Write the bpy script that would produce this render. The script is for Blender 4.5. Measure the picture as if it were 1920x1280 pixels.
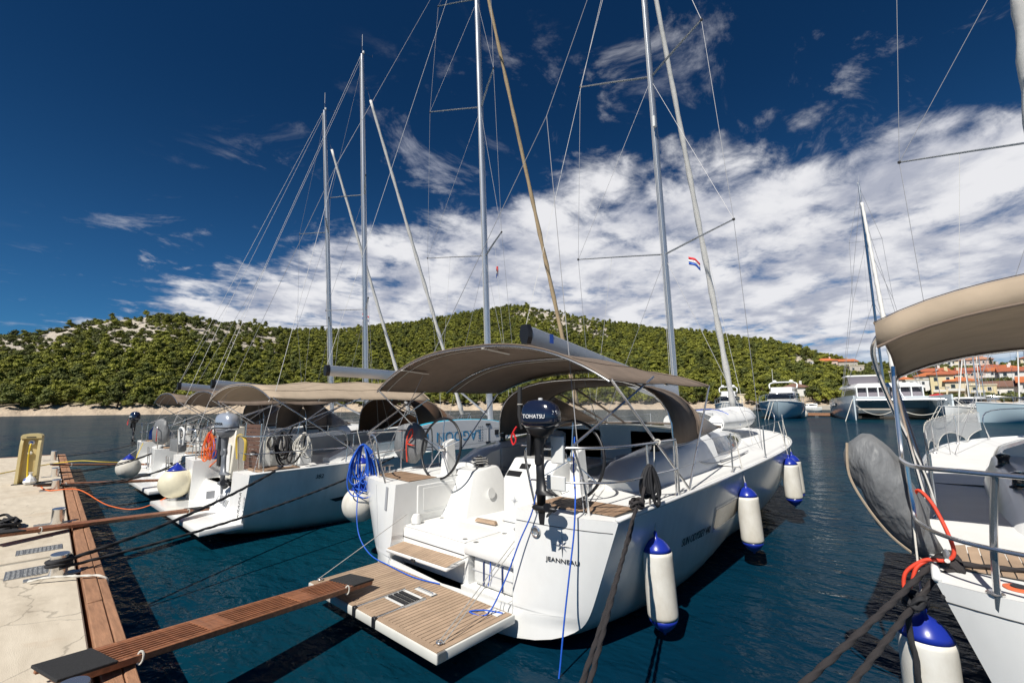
import bpy, bmesh, math, random
from mathutils import Vector, Matrix, noise, Quaternion
for o in list(bpy.data.objects): bpy.data.objects.remove(o)
S = bpy.context.scene
COL = S.collection
R = math.radians
PI = math.pi
# ------------------------------------------------------------------ camera
# world: x along the pontoon (to the right), y along the moored boats (away from the pontoon), z up from the water
cam = bpy.data.objects.new('camera', bpy.data.cameras.new('camera')); COL.objects.link(cam)
cam.data.sensor_width = 36; cam.data.lens = 16.0; cam.data.clip_start = .05; cam.data.clip_end = 6000
cam.location = (0, 0, 2.6)
cam.matrix_world = Matrix.Translation((0, 0, 2.6)) @ Matrix.Rotation(R(42), 4, 'Z') @ Matrix.Rotation(R(90 + 7.85), 4, 'X') @ Matrix.Rotation(R(-.5), 4, 'Z')
S.camera = cam
# ------------------------------------------------------------------ sky and sun
SUN_TRAVEL = Vector((-.17, .80, -.98)).normalized()
sun_el = math.asin(-SUN_TRAVEL.z); sun_az = math.atan2(-SUN_TRAVEL.x, -SUN_TRAVEL.y)
W = bpy.data.worlds.new('World'); S.world = W; W.use_nodes = True
nt = W.node_tree; N = nt.nodes; N.clear(); LK = nt.links.new
def nd(t, **k):
    n = N.new(t)
    for a, b in k.items(): setattr(n, a, b)
    return n
def mth(op, a, b=None, c=None):
    n = N.new('ShaderNodeMath'); n.operation = op
    for i, v in enumerate((a, b, c)):
        if v is None: continue
        if isinstance(v, (int, float)): n.inputs[i].default_value = v
        else: LK(v, n.inputs[i])
    return n.outputs[0]
sky = nd('ShaderNodeTexSky', sky_type='NISHITA', sun_disc=False, sun_elevation=sun_el, sun_rotation=sun_az)
sky.altitude = 800; sky.air_density = .85; sky.dust_density = .1; sky.ozone_density = 4.5
tc = nd('ShaderNodeTexCoord'); sep = nd('ShaderNodeSeparateXYZ'); LK(tc.outputs['Generated'], sep.inputs[0])
dz = mth('ADD', mth('MAXIMUM', sep.outputs['Z'], 0.0), .12)
px_ = mth('DIVIDE', sep.outputs['X'], dz); py_ = mth('DIVIDE', sep.outputs['Y'], dz)
cmb = nd('ShaderNodeCombineXYZ'); LK(px_, cmb.inputs[0]); LK(py_, cmb.inputs[1])
def nz(scale, detail, rough, dist, off=(0, 0, 0), st=(1, 1, 1), rot=0):
    mp = nd('ShaderNodeMapping'); mp.inputs['Location'].default_value = off; mp.inputs['Scale'].default_value = st; mp.inputs['Rotation'].default_value = (0, 0, rot)
    LK(cmb.outputs[0], mp.inputs[0])
    n = nd('ShaderNodeTexNoise'); LK(mp.outputs[0], n.inputs['Vector'])
    n.inputs['Scale'].default_value = scale; n.inputs['Detail'].default_value = detail; n.inputs['Roughness'].default_value = rough; n.inputs['Distortion'].default_value = dist
    return n.outputs['Fac']
def sstep(v, lo, hi):
    n = nd('ShaderNodeMapRange', interpolation_type='SMOOTHSTEP'); LK(v, n.inputs[0])
    n.inputs[1].default_value = lo; n.inputs[2].default_value = hi; return n.outputs[0]
big = nz(1.9, 9, .57, .2, (1.3, 4.2, 0), (1, 1, 1), .5)
fine = nz(6.5, 8, .62, .35, (7.1, 2.2, 0), (1, .75, 1), .5)
wisp = nz(3.4, 10, .66, .5, (3.4, 9.7, 0), (1, .8, 1), .9)
# the cloud bank lies beyond a straight front running across the sky
front = mth('SUBTRACT', mth('ADD', mth('MULTIPLY', px_, -.323), mth('MULTIPLY', py_, .946)), 1.40)
# the bank thins towards the open sea side
cov = mth('MULTIPLY', sstep(front, -.5, .55), 1.0)
dens = mth('ADD', mth('MULTIPLY', mth('SUBTRACT', big, .5), 1.5), mth('MULTIPLY', mth('SUBTRACT', fine, .5), 1.05))
bank = mth('MULTIPLY', sstep(mth('ADD', dens, mth('MULTIPLY', mth('SUBTRACT', cov, .5), 1.0)), .04, .48), .97)
wsp = mth('MULTIPLY', mth('MULTIPLY', sstep(wisp, .54, .74), sstep(front, -.72, -.25)), .6)
cl = mth('MINIMUM', mth('MAXIMUM', bank, wsp), 1.0)
cl = mth('MULTIPLY', cl, sstep(sep.outputs['Z'], .0, .11))
# sun-side shading inside the cloud sheet
big2 = nz(1.9, 9, .57, .2, (1.3 + .10, 4.2 + .16, 0), (1, 1, 1), .5)
shade = sstep(mth('ADD', mth('SUBTRACT', big, big2), mth('MULTIPLY', mth('SUBTRACT', fine, .5), .35)), -.16, .16)
cr = nd('ShaderNodeMix', data_type='RGBA'); LK(shade, cr.inputs['Factor'])
cr.inputs['A'].default_value = (3.3, 3.5, 4.2, 1); cr.inputs['B'].default_value = (6.5, 6.5, 6.7, 1)
tint = nd('ShaderNodeMix', data_type='RGBA', blend_type='MULTIPLY'); tint.inputs['Factor'].default_value = 1
LK(sky.outputs[0], tint.inputs['A'])
# the polarising filter darkens the sky more the higher one looks
pol = nd('ShaderNodeMix', data_type='RGBA'); LK(sstep(sep.outputs['Z'], .02, .62), pol.inputs['Factor']); pol.inputs['A'].default_value = (.16, .39, .52, 1); pol.inputs['B'].default_value = (.058, .21, .325, 1); LK(pol.outputs['Result'], tint.inputs['B'])
mixc = nd('ShaderNodeMix', data_type='RGBA'); LK(cl, mixc.inputs['Factor']); LK(tint.outputs['Result'], mixc.inputs['A']); LK(cr.outputs['Result'], mixc.inputs['B'])
bg = nd('ShaderNodeBackground'); bg.inputs['Strength'].default_value = .11; LK(mixc.outputs['Result'], bg.inputs[0])
wo = nd('ShaderNodeOutputWorld'); LK(bg.outputs[0], wo.inputs[0])
sun = bpy.data.objects.new('sun', bpy.data.lights.new('sun', 'SUN')); COL.objects.link(sun)
sun.data.energy = 4.8; sun.data.angle = R(.5); sun.data.color = (1, .955, .88)
sun.rotation_euler = SUN_TRAVEL.to_track_quat('-Z', 'Y').to_euler(); sun.location = (-20, -40, 60)
S.view_settings.view_transform = 'Standard'; S.view_settings.look = 'None'; S.view_settings.exposure = .25; S.view_settings.gamma = 1
S.render.engine = 'CYCLES'; S.cycles.use_denoising = True; S.cycles.max_bounces = 8; S.cycles.transparent_max_bounces = 16
S.cycles.caustics_reflective = False; S.cycles.caustics_refractive = False; S.cycles.sample_clamp_indirect = 6
try: S.cycles.denoiser = 'OPENIMAGEDENOISE'
except Exception: pass
# ------------------------------------------------------------------ materials
MT = {}
def mat(name, col, rough=.5, metal=0, var=0, vs=6, bump=0, bs=40, col2=None, coat=0, spec=.5, st=(1, 1, 1), emit=None, obj_rand=0, alpha=None, trans=0, detail=5):
    m = bpy.data.materials.new(name); m.use_nodes = True; t = m.node_tree; b = t.nodes['Principled BSDF']; l = t.links.new
    b.inputs['Base Color'].default_value = (*col, 1); b.inputs['Roughness'].default_value = rough; b.inputs['Metallic'].default_value = metal
    b.inputs['Coat Weight'].default_value = coat; b.inputs['Coat Roughness'].default_value = .08; b.inputs['Specular IOR Level'].default_value = spec
    b.inputs['Transmission Weight'].default_value = trans
    if alpha is not None: b.inputs['Alpha'].default_value = alpha
    if var or bump or col2:
        c = t.nodes.new('ShaderNodeTexCoord'); mp = t.nodes.new('ShaderNodeMapping'); mp.inputs['Scale'].default_value = st; l(c.outputs['Object'], mp.inputs[0])
    if var or col2:
        n = t.nodes.new('ShaderNodeTexNoise'); n.inputs['Scale'].default_value = vs; n.inputs['Detail'].default_value = detail; n.inputs['Roughness'].default_value = .62; l(mp.outputs[0], n.inputs['Vector'])
        r = t.nodes.new('ShaderNodeMapRange'); r.inputs[1].default_value = .32; r.inputs[2].default_value = .68; l(n.outputs[0], r.inputs[0])
        x = t.nodes.new('ShaderNodeMix'); x.data_type = 'RGBA'; l(r.outputs[0], x.inputs['Factor'])
        c2 = col2 if col2 else tuple(v * (1 - var) for v in col); c1 = col if col2 else tuple(min(1, v * (1 + var * .5)) for v in col)
        x.inputs['A'].default_value = (*c1, 1); x.inputs['B'].default_value = (*c2, 1); out = x.outputs['Result']
        if obj_rand:
            oi = t.nodes.new('ShaderNodeObjectInfo'); hs = t.nodes.new('ShaderNodeHueSaturation'); rr = t.nodes.new('ShaderNodeMapRange')
            rr.inputs[3].default_value = 1 - obj_rand; rr.inputs[4].default_value = 1 + obj_rand; l(oi.outputs['Random'], rr.inputs[0]); l(rr.outputs[0], hs.inputs['Value']); l(out, hs.inputs['Color']); out = hs.outputs[0]
        l(out, b.inputs['Base Color'])
    if bump:
        n2 = t.nodes.new('ShaderNodeTexNoise'); n2.inputs['Scale'].default_value = bs; n2.inputs['Detail'].default_value = 4; l(mp.outputs[0], n2.inputs['Vector'])
        bp = t.nodes.new('ShaderNodeBump'); bp.inputs['Strength'].default_value = bump; bp.inputs['Distance'].default_value = .05 if bs < 10 and bump >= 1 else .02; l(n2.outputs[0], bp.inputs['Height']); l(bp.outputs[0], b.inputs['Normal'])
    if emit: b.inputs['Emission Color'].default_value = (*emit, 1); b.inputs['Emission Strength'].default_value = 1
    MT[name] = m; return m
mat('gelcoat', (.81, .81, .79), .24, var=.07, vs=2.4, coat=.3, detail=8, st=(1, 1, .6))
mat('gelcoat_hull', (.83, .83, .81), .28, var=.11, vs=2.2, coat=.2, st=(1.6, 1.6, .22), detail=8)
# grime just above the waterline
m = MT['gelcoat_hull']; t = m.node_tree; b = t.nodes['Principled BSDF']; l = t.links.new; c = t.nodes.new('ShaderNodeTexCoord'); sx = t.nodes.new('ShaderNodeSeparateXYZ'); l(c.outputs['Object'], sx.inputs[0])
n = t.nodes.new('ShaderNodeTexNoise'); n.inputs['Scale'].default_value = 2.5; n.inputs['Detail'].default_value = 6; mp = t.nodes.new('ShaderNodeMapping'); mp.inputs['Scale'].default_value = (3, 3, .4); l(c.outputs['Object'], mp.inputs[0]); l(mp.outputs[0], n.inputs['Vector'])
q = t.nodes.new('ShaderNodeMath'); q.operation = 'MULTIPLY_ADD'; q.inputs[1].default_value = .45; l(n.outputs[0], q.inputs[0]); q2 = t.nodes.new('ShaderNodeMath'); q2.operation = 'SUBTRACT'; l(q.outputs[0], q2.inputs[0]); l(sx.outputs['Z'], q2.inputs[1])
r = t.nodes.new('ShaderNodeMapRange'); r.inputs[1].default_value = -.08; r.inputs[2].default_value = .25; r.inputs[4].default_value = .42; l(q2.outputs[0], r.inputs[0])
x = t.nodes.new('ShaderNodeMix'); x.data_type = 'RGBA'; l(r.outputs[0], x.inputs['Factor']); l(b.inputs['Base Color'].links[0].from_socket, x.inputs['A']); x.inputs['B'].default_value = (.42, .42, .35, 1); l(x.outputs['Result'], b.inputs['Base Color'])
mat('gelcoat_matte', (.78, .775, .75), .55, var=.05, vs=3, bump=.08, bs=220)
mat('gelcoat_cream', (.76, .72, .62), .4, var=.06, vs=2)
mat('seat_grey', (.36, .37, .38), .75, var=.08, vs=4)
mat('seam', (.05, .05, .05), .6)
mat('black', (.012, .012, .014), .42)
mat('black_gloss', (.01, .011, .016), .14, coat=.6)
mat('navy_gloss', (.010, .014, .034), .16, coat=.7, var=.1)
mat('rubber', (.025, .025, .027), .7, bump=.2, bs=120)
mat('carpet', (.035, .035, .037), .95, var=.5, vs=160, bump=.7, bs=240)
mat('stainless', (.78, .77, .76), .24, .92)
mat('steel_worn', (.50, .50, .49), .5, .9, var=.2, vs=30)
mat('alu', (.62, .64, .67), .38, .75, var=.05, vs=2)
mat('alu_grey', (.42, .45, .49), .42, .5, var=.05)
mat('canvas', (.225, .17, .130), .9, var=.14, vs=2.2, bump=.45, bs=5.5, st=(1, 1.7, 1))
mat('canvas_dark', (.13, .10, .08), .9, var=.10, vs=4, bump=.12, bs=500)
mat('canvas_light', (.47, .375, .275), .88, var=.12, vs=2.2, bump=.4, bs=5.5, st=(1, 1.7, 1))
mat('canvas_brown', (.115, .062, .034), .85, var=.2, vs=3)
for cn in ('canvas', 'canvas_light', 'canvas_brown'):
    m = MT[cn]; t = m.node_tree; b = t.nodes['Principled BSDF']; tr = t.nodes.new('ShaderNodeBsdfTranslucent'); ms = t.nodes.new('ShaderNodeMixShader'); ms.inputs[0].default_value = .16
    src = b.inputs['Base Color'].links[0].from_socket; t.links.new(src, tr.inputs[0]); t.links.new(b.outputs[0], ms.inputs[1]); t.links.new(tr.outputs[0], ms.inputs[2]); t.links.new(ms.outputs[0], t.nodes['Material Output'].inputs['Surface'])
mat('piping', (.70, .68, .63), .6)
mat('grey_cover', (.18, .185, .19), .52, var=.05, vs=5, bump=1.0, bs=3.4, st=(2.4, 2.4, .8))
mat('sail', (.72, .70, .66), .7, var=.08, vs=5, bump=.25, bs=9)
mat('sail_tan', (.50, .37, .22), .8, var=.10, vs=5, bump=.25, bs=9)
mat('teak', (.36, .235, .15), .68, var=.32, vs=3.2, st=(6, 1, 6), bump=.12, bs=90, obj_rand=.14)
mat('teak_light', (.42, .30, .205), .68, var=.2, vs=4, st=(1, 1, 1), obj_rand=.10)
mat('mahogany', (.30, .122, .058), .40, var=.38, vs=5, st=(5, 1, 5), bump=.15, bs=60, obj_rand=.16)
mat('timber', (.37, .19, .105), .8, var=.30, vs=3.4, st=(1, 9, 4), bump=.45, bs=38, obj_rand=.12)
mat('concrete', (.64, .565, .45), .85, col2=(.52, .45, .35), vs=1.6, st=(1, 4, 1), bump=.25, bs=60, detail=8)
m = MT['concrete']; t = m.node_tree; b = t.nodes['Principled BSDF']; l = t.links.new; c = t.nodes.new('ShaderNodeTexCoord')
def stain(scale, lo, hi, amt, col, dist=0):
    n = t.nodes.new('ShaderNodeTexNoise'); n.inputs['Scale'].default_value = scale; n.inputs['Detail'].default_value = 9; n.inputs['Roughness'].default_value = .7; n.inputs['Distortion'].default_value = dist; l(c.outputs['Object'], n.inputs['Vector'])
    r = t.nodes.new('ShaderNodeMapRange'); r.inputs[1].default_value = lo; r.inputs[2].default_value = hi; r.inputs[4].default_value = amt; l(n.outputs[0], r.inputs[0])
    x = t.nodes.new('ShaderNodeMix'); x.data_type = 'RGBA'; l(r.outputs[0], x.inputs['Factor']); l(b.inputs['Base Color'].links[0].from_socket, x.inputs['A']); x.inputs['B'].default_value = (*col, 1); l(x.outputs['Result'], b.inputs['Base Color'])
stain(1.1, .56, .70, .55, (.36, .30, .22)); stain(9, .63, .70, .5, (.22, .19, .15)); stain(.5, .58, .72, .4, (.44, .30, .18), 1.5)
v = t.nodes.new('ShaderNodeTexVoronoi'); v.feature = 'DISTANCE_TO_EDGE'; v.inputs['Scale'].default_value = .55; wn = t.nodes.new('ShaderNodeTexNoise'); wn.inputs['Scale'].default_value = 3; wn.inputs['Detail'].default_value = 5; l(c.outputs['Object'], wn.inputs['Vector'])
va = t.nodes.new('ShaderNodeVectorMath'); va.operation = 'MULTIPLY_ADD'; va.inputs[1].default_value = (.35, .35, .35); l(wn.outputs['Color'], va.inputs[0]); l(c.outputs['Object'], va.inputs[2]); l(va.outputs[0], v.inputs['Vector'])
r = t.nodes.new('ShaderNodeMapRange'); r.inputs[1].default_value = .002; r.inputs[2].default_value = .006; r.inputs[3].default_value = .5; r.inputs[4].default_value = 0; l(v.outputs['Distance'], r.inputs[0])
x = t.nodes.new('ShaderNodeMix'); x.data_type = 'RGBA'; l(r.outputs[0], x.inputs['Factor']); l(b.inputs['Base Color'].links[0].from_socket, x.inputs['A']); x.inputs['B'].default_value = (.2, .17, .13, 1); l(x.outputs['Result'], b.inputs['Base Color'])
mat('concrete_dark', (.30, .27, .22), .9, var=.2, vs=8)
mat('rope_black', (.018, .018, .021), .75, bump=.3, bs=300)
mat('rope_brown', (.028, .024, .025), .8, bump=.3, bs=300)
mat('rope_white', (.66, .63, .56), .85, var=.15, vs=30, bump=.3, bs=300)
mat('rope_grey', (.36, .35, .33), .8, var=.2, vs=30)
mat('rope_blue', (.012, .10, .55), .6, var=.15, vs=20)
mat('rope_orange', (.80, .16, .03), .7, var=.15, vs=20)
mat('rope_red', (.72, .06, .025), .65, var=.12, vs=20)
mat('hose_yellow', (.78, .56, .03), .5)
mat('wire', (.34, .34, .35), .55, .3)
mat('wire_light', (.58, .57, .54), .7, 0)
mat('fender_white', (.76, .74, .68), .48, col2=(.55, .51, .43), vs=3.4, st=(1, 1, .5), bump=.04, bs=30, detail=8)
mat('fender_cream', (.74, .68, .50), .5, var=.08, vs=6)
mat('fender_blue', (.012, .03, .30), .3, coat=.2)
mat('red', (.62, .02, .02), .4)
mat('red_flag', (.66, .03, .04), .7)
mat('blue', (.02, .10, .50), .5)
mat('orange_red', (.72, .16, .06), .5)
mat('white_plastic', (.75, .75, .73), .4)
mat('beige_plastic', (.62, .50, .24), .5, var=.08, vs=5)
mat('ink', (.015, .016, .02), .4)
mat('ink_white', (.82, .82, .82), .5)
mat('ink_blue', (.03, .30, .58), .5)
mat('ink_navy', (.02, .035, .12), .5)
mat('ink_grey', (.35, .36, .38), .5)
mat('cyan', (.02, .42, .62), .4)
mat('board_white', (.76, .77, .78), .35)
mat('motor_silver', (.42, .46, .53), .24, .35, coat=.5)
mat('motor_grey', (.17, .18, .20), .4, .2)
mat('dark_glass', (.012, .014, .017), .04, coat=.5)
mat('smoke_glass', (.20, .185, .21), .12)
mat('window_brown', (.16, .14, .12), .12, coat=.3)
mat('vinyl', (.55, .58, .60), .10, alpha=.24)
mat('yellow_pad', (.55, .38, .05), .7)
mat('ply_brown', (.13, .07, .05), .7, var=.2, vs=6)
mat('antifoul', (.008, .010, .014), .7)
mat('hull_blue', (.46, .57, .62), .25, coat=.4)
mat('hull_aqua', (.58, .64, .67), .25, coat=.4)
mat('rock', (.50, .43, .35), .9, col2=(.34, .29, .24), vs=.35, bump=1, bs=1.2, detail=9)
mat('bark', (.075, .05, .035), .9, var=.3, vs=2)
mat('stone_wall', (.52, .46, .38), .9, var=.12, vs=.6)
for nme, c in dict(w_white=(.72, .71, .68), w_cream=(.70, .62, .46), w_yellow=(.72, .61, .36), w_stone=(.46, .42, .36), w_pink=(.60, .45, .38), w_grey=(.50, .50, .50)).items(): mat(nme, c, .85, var=.08, vs=.5)
for nme, c in dict(r_orange=(.52, .155, .055), r_red=(.40, .12, .06), r_brown=(.20, .11, .08), r_pale=(.52, .25, .15)).items(): mat(nme, c, .85, var=.18, vs=.9, obj_rand=.1)
mat('pane', (.035, .04, .05), .1)
mat('shutter', (.10, .14, .12), .7)
def leaf_mat(name, c1, c2, rnd):
    m = mat(name, c1, .62, col2=c2, vs=.55, obj_rand=rnd, spec=.25); b = m.node_tree.nodes['Principled BSDF']
    b.inputs['Subsurface Weight'].default_value = 0; return m
leaf_mat('pine', (.27, .268, .04), (.115, .13, .022), .32)
leaf_mat('pine_dark', (.15, .165, .034), (.065, .08, .02), .35)
leaf_mat('maquis', (.120, .130, .034), (.065, .078, .024), .3)
leaf_mat('cypress', (.030, .046, .016), (.018, .03, .012), .2)
# water
m = bpy.data.materials.new('water'); m.use_nodes = True; t = m.node_tree; b = t.nodes['Principled BSDF']; l = t.links.new
b.inputs['Base Color'].default_value = (.0022, .020, .030, 1); b.inputs['Roughness'].default_value = .035; b.inputs['IOR'].default_value = 1.333; b.inputs['Specular IOR Level'].default_value = 0
c = t.nodes.new('ShaderNodeTexCoord'); hs = []
for sc_, st, rz, amp in ((.30, (1, 1.9, 1), .5, .8), (1.15, (1, 1.8, 1), .25, .62), (3.1, (1, 1.6, 1), .9, .33), (8.0, (1, 1.4, 1), -.2, .12)):
    mp = t.nodes.new('ShaderNodeMapping'); mp.inputs['Scale'].default_value = st; mp.inputs['Rotation'].default_value = (0, 0, rz); l(c.outputs['Object'], mp.inputs[0])
    n = t.nodes.new('ShaderNodeTexNoise'); n.inputs['Scale'].default_value = sc_; n.inputs['Detail'].default_value = 3; n.inputs['Roughness'].default_value = .5; n.inputs['Distortion'].default_value = .35; l(mp.outputs[0], n.inputs['Vector'])
    q = t.nodes.new('ShaderNodeMath'); q.operation = 'MULTIPLY'; q.inputs[1].default_value = amp; l(n.outputs[0], q.inputs[0]); hs.append(q.outputs[0])
s_ = hs[0]
for h in hs[1:]:
    q = t.nodes.new('ShaderNodeMath'); l(s_, q.inputs[0]); l(h, q.inputs[1]); s_ = q.outputs[0]
bp = t.nodes.new('ShaderNodeBump'); bp.inputs['Strength'].default_value = 1.0; bp.inputs['Distance'].default_value = .16; l(s_, bp.inputs['Height']); l(bp.outputs[0], b.inputs['Normal'])
# cloudier teal patches where the bottom shows through
n = t.nodes.new('ShaderNodeTexNoise'); n.inputs['Scale'].default_value = .09; n.inputs['Detail'].default_value = 4; l(c.outputs['Object'], n.inputs['Vector'])
r = t.nodes.new('ShaderNodeMapRange'); r.inputs[1].default_value = .4; r.inputs[2].default_value = .65; l(n.outputs[0], r.inputs[0])
x = t.nodes.new('ShaderNodeMix'); x.data_type = 'RGBA'; l(r.outputs[0], x.inputs['Factor']); x.inputs['A'].default_value = (.0012, .021, .044, 1); x.inputs['B'].default_value = (.0020, .033, .053, 1); l(x.outputs['Result'], b.inputs['Base Color'])
# mirror reflection weakened as through a polarising filter
gl = t.nodes.new('ShaderNodeBsdfGlossy'); gl.inputs['Roughness'].default_value = .03; l(bp.outputs[0], gl.inputs['Normal'])
fr = t.nodes.new('ShaderNodeFresnel'); fr.inputs['IOR'].default_value = 1.333; l(bp.outputs[0], fr.inputs['Normal'])
fm = t.nodes.new('ShaderNodeMath'); fm.operation = 'MULTIPLY'; fm.inputs[1].default_value = .36; fm.use_clamp = True; l(fr.outputs[0], fm.inputs[0])
ms = t.nodes.new('ShaderNodeMixShader'); l(fm.outputs[0], ms.inputs[0]); l(b.outputs[0], ms.inputs[1]); l(gl.outputs[0], ms.inputs[2]); l(ms.outputs[0], t.nodes['Material Output'].inputs['Surface'])
# calm and ruffled patches
nn = t.nodes.new('ShaderNodeTexNoise'); nn.inputs['Scale'].default_value = .11; nn.inputs['Detail'].default_value = 3; l(c.outputs['Object'], nn.inputs['Vector'])
nr = t.nodes.new('ShaderNodeMapRange'); nr.inputs[1].default_value = .35; nr.inputs[2].default_value = .65; nr.inputs[3].default_value = .45; nr.inputs[4].default_value = 1.0; l(nn.outputs[0], nr.inputs[0]); l(nr.outputs[0], bp.inputs['Strength'])
MT['water'] = m
# safety netting: white mesh with holes
m = bpy.data.materials.new('netting'); m.use_nodes = True; t = m.node_tree; l = t.links.new; b = t.nodes['Principled BSDF']
b.inputs['Base Color'].default_value = (.75, .75, .74, 1); b.inputs['Roughness'].default_value = .8
c = t.nodes.new('ShaderNodeTexCoord'); ws = []
for rz in (PI / 4, -PI / 4):
    mp = t.nodes.new('ShaderNodeMapping'); mp.inputs['Rotation'].default_value = (rz, 0, 0); l(c.outputs['Object'], mp.inputs[0])
    w = t.nodes.new('ShaderNodeTexWave'); w.bands_direction = 'Y'; w.inputs['Scale'].default_value = 13; l(mp.outputs[0], w.inputs['Vector'])
    g = t.nodes.new('ShaderNodeMath'); g.operation = 'GREATER_THAN'; g.inputs[1].default_value = .80; l(w.outputs['Fac'], g.inputs[0]); ws.append(g.outputs[0])
q = t.nodes.new('ShaderNodeMath'); q.operation = 'MAXIMUM'; l(ws[0], q.inputs[0]); l(ws[1], q.inputs[1]); l(q.outputs[0], b.inputs['Alpha'])
MT['netting'] = m
# ------------------------------------------------------------------ mesh helpers
def V3(*a): return Vector(a)
class MB:
    def __init__(s): s.v = []; s.f = []
    def add(s, V, F):
        k = len(s.v); s.v += [tuple(p) for p in V]; s.f += [tuple(i + k for i in f) for f in F]; return s
    def __iadd__(s, VF): return s.add(*VF)
def obj(name, VF, m, parent=None, smooth=False, **pr):
    V, F = (VF.v, VF.f) if isinstance(VF, MB) else VF
    me = bpy.data.meshes.new(name); me.from_pydata([tuple(p) for p in V], [], [tuple(f) for f in F]); me.update()
    if m: me.materials.append(MT[m] if isinstance(m, str) else m)
    if smooth:
        me.polygons.foreach_set('use_smooth', [True] * len(me.polygons))
        if smooth != 'all':
            try: me.set_sharp_from_angle(angle=R(38))
            except Exception: pass
    o = bpy.data.objects.new(name, me); COL.objects.link(o)
    if parent: o.parent = parent
    for a, b in pr.items(): o[a] = b
    return o
def tag(o, label, cat, group=None):
    o['label'] = label; o['category'] = cat
    if group: o['group'] = group
    return o
def thing(name, label, cat, loc=(0, 0, 0), rz=0, group=None):
    o = bpy.data.objects.new(name, None); COL.objects.link(o); o.location = loc; o.rotation_euler = (0, 0, rz); o.empty_display_size = .2
    return tag(o, label, cat, group)
def struct(o): o['kind'] = 'structure'; return o
def xf(VF, M):
    V, F = (VF.v, VF.f) if isinstance(VF, MB) else VF
    return [M @ Vector(p) for p in V], F
def T(x, y, z): return Matrix.Translation((x, y, z))
def RX(a): return Matrix.Rotation(a, 4, 'X')
def RY(a): return Matrix.Rotation(a, 4, 'Y')
def RZ(a): return Matrix.Rotation(a, 4, 'Z')
def SC(x, y, z): return Matrix.Diagonal((x, y, z, 1))
def box(x0, x1, y0, y1, z0, z1, bev=0, seg=1):
    V = [(x, y, z) for z in (z0, z1) for y in (y0, y1) for x in (x0, x1)]
    F = [(0, 2, 3, 1), (4, 5, 7, 6), (0, 1, 5, 4), (2, 6, 7, 3), (0, 4, 6, 2), (1, 3, 7, 5)]
    return bevel((V, F), bev, seg) if bev else (V, F)
def bevel(VF, w, seg=1, ang=25):
    V, F = VF; bm = bmesh.new(); vs = [bm.verts.new(p) for p in V]
    for f in F:
        try: bm.faces.new([vs[i] for i in f])
        except ValueError: pass
    bmesh.ops.recalc_face_normals(bm, faces=bm.faces)
    es = [e for e in bm.edges if len(e.link_faces) == 2 and e.calc_face_angle(0) > R(ang)]
    bmesh.ops.bevel(bm, geom=es, offset=w, segments=seg, affect='EDGES', profile=.5, clamp_overlap=True)
    bm.verts.index_update(); out = [v.co.copy() for v in bm.verts], [[v.index for v in f.verts] for f in bm.faces]; bm.free(); return out
def prism(poly, h, M=None):
    n = len(poly); V = [(x, y, 0) for x, y in poly] + [(x, y, h) for x, y in poly]
    F = [tuple(reversed(range(n))), tuple(range(n, 2 * n))] + [(i, (i + 1) % n, n + (i + 1) % n, n + i) for i in range(n)]
    return xf((V, F), M) if M else (V, F)
def hexa(b, t):  # bottom quad, top quad
    V = list(b) + list(t); F = [(3, 2, 1, 0), (4, 5, 6, 7)] + [(i, (i + 1) % 4, 4 + (i + 1) % 4, 4 + i) for i in range(4)]
    return V, F
def spline(P, n=8, closed=False):
    P = [Vector(p) for p in P]; out = []; m = len(P)
    for i in range(m if closed else m - 1):
        if closed: a, b, c, d = P[(i - 1) % m], P[i], P[(i + 1) % m], P[(i + 2) % m]
        else: a, b, c, d = P[max(i - 1, 0)], P[i], P[i + 1], P[min(i + 2, m - 1)]
        for k in range(n):
            t = k / n; out.append(.5 * (2 * b + (c - a) * t + (2 * a - 5 * b + 4 * c - d) * t * t + (3 * b - a - 3 * c + d) * t ** 3))
    if not closed: out.append(P[-1])
    return out
def tube(P, r, n=8, closed=False, caps=True, lob=0, lobes=3, pitch=.1, flat=1):
    P = [Vector(p) for p in P]; m = len(P); V = []; F = []
    rr = r if isinstance(r, (list, tuple)) else [r] * m
    tan = []
    for i in range(m):
        a = P[(i - 1) % m] if closed or i else P[0]; b = P[(i + 1) % m] if closed or i < m - 1 else P[-1]
        d = b - a; tan.append(d.normalized() if d.length > 1e-9 else Vector((0, 0, 1)))
    up = Vector((0, 0, 1)) if abs(tan[0].z) < .9 else Vector((0, 1, 0))
    nrm = tan[0].cross(up).normalized(); s = 0
    for i in range(m):
        if i:
            q = tan[i - 1].rotation_difference(tan[i]); nrm = q @ nrm; nrm = (nrm - tan[i] * nrm.dot(tan[i])).normalized(); s += (P[i] - P[i - 1]).length
        bn = tan[i].cross(nrm)
        for k in range(n):
            th = 2 * PI * k / n; q = rr[i] * (1 + lob * math.cos(lobes * (th) - 2 * PI * s / pitch)) if lob else rr[i]
            V.append(P[i] + nrm * (q * math.cos(th)) + bn * (q * math.sin(th) * flat))
    for i in range(m if closed else m - 1):
        j = (i + 1) % m
        for k in range(n): F.append((i * n + k, i * n + (k + 1) % n, j * n + (k + 1) % n, j * n + k))
    if caps and not closed: F += [tuple(reversed(range(n))), tuple(range((m - 1) * n, m * n))]
    return V, F
def resample(P, step):
    P = [Vector(p) for p in P]; out = [P[0]]; acc = 0
    for a, b in zip(P, P[1:]):
        L = (b - a).length; d = step - acc
        while d <= L: out.append(a.lerp(b, d / L)); d += step
        acc = (acc + L) % step if L else acc
    if (out[-1] - P[-1]).length > step * .3: out.append(P[-1])
    return out
def rope_vf(P, r, strands=True):
    if not strands: return tube(P, r, 7)
    return tube(resample(P, r * .9), r, 12, lob=.24, lobes=3, pitch=r * 11)
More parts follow.
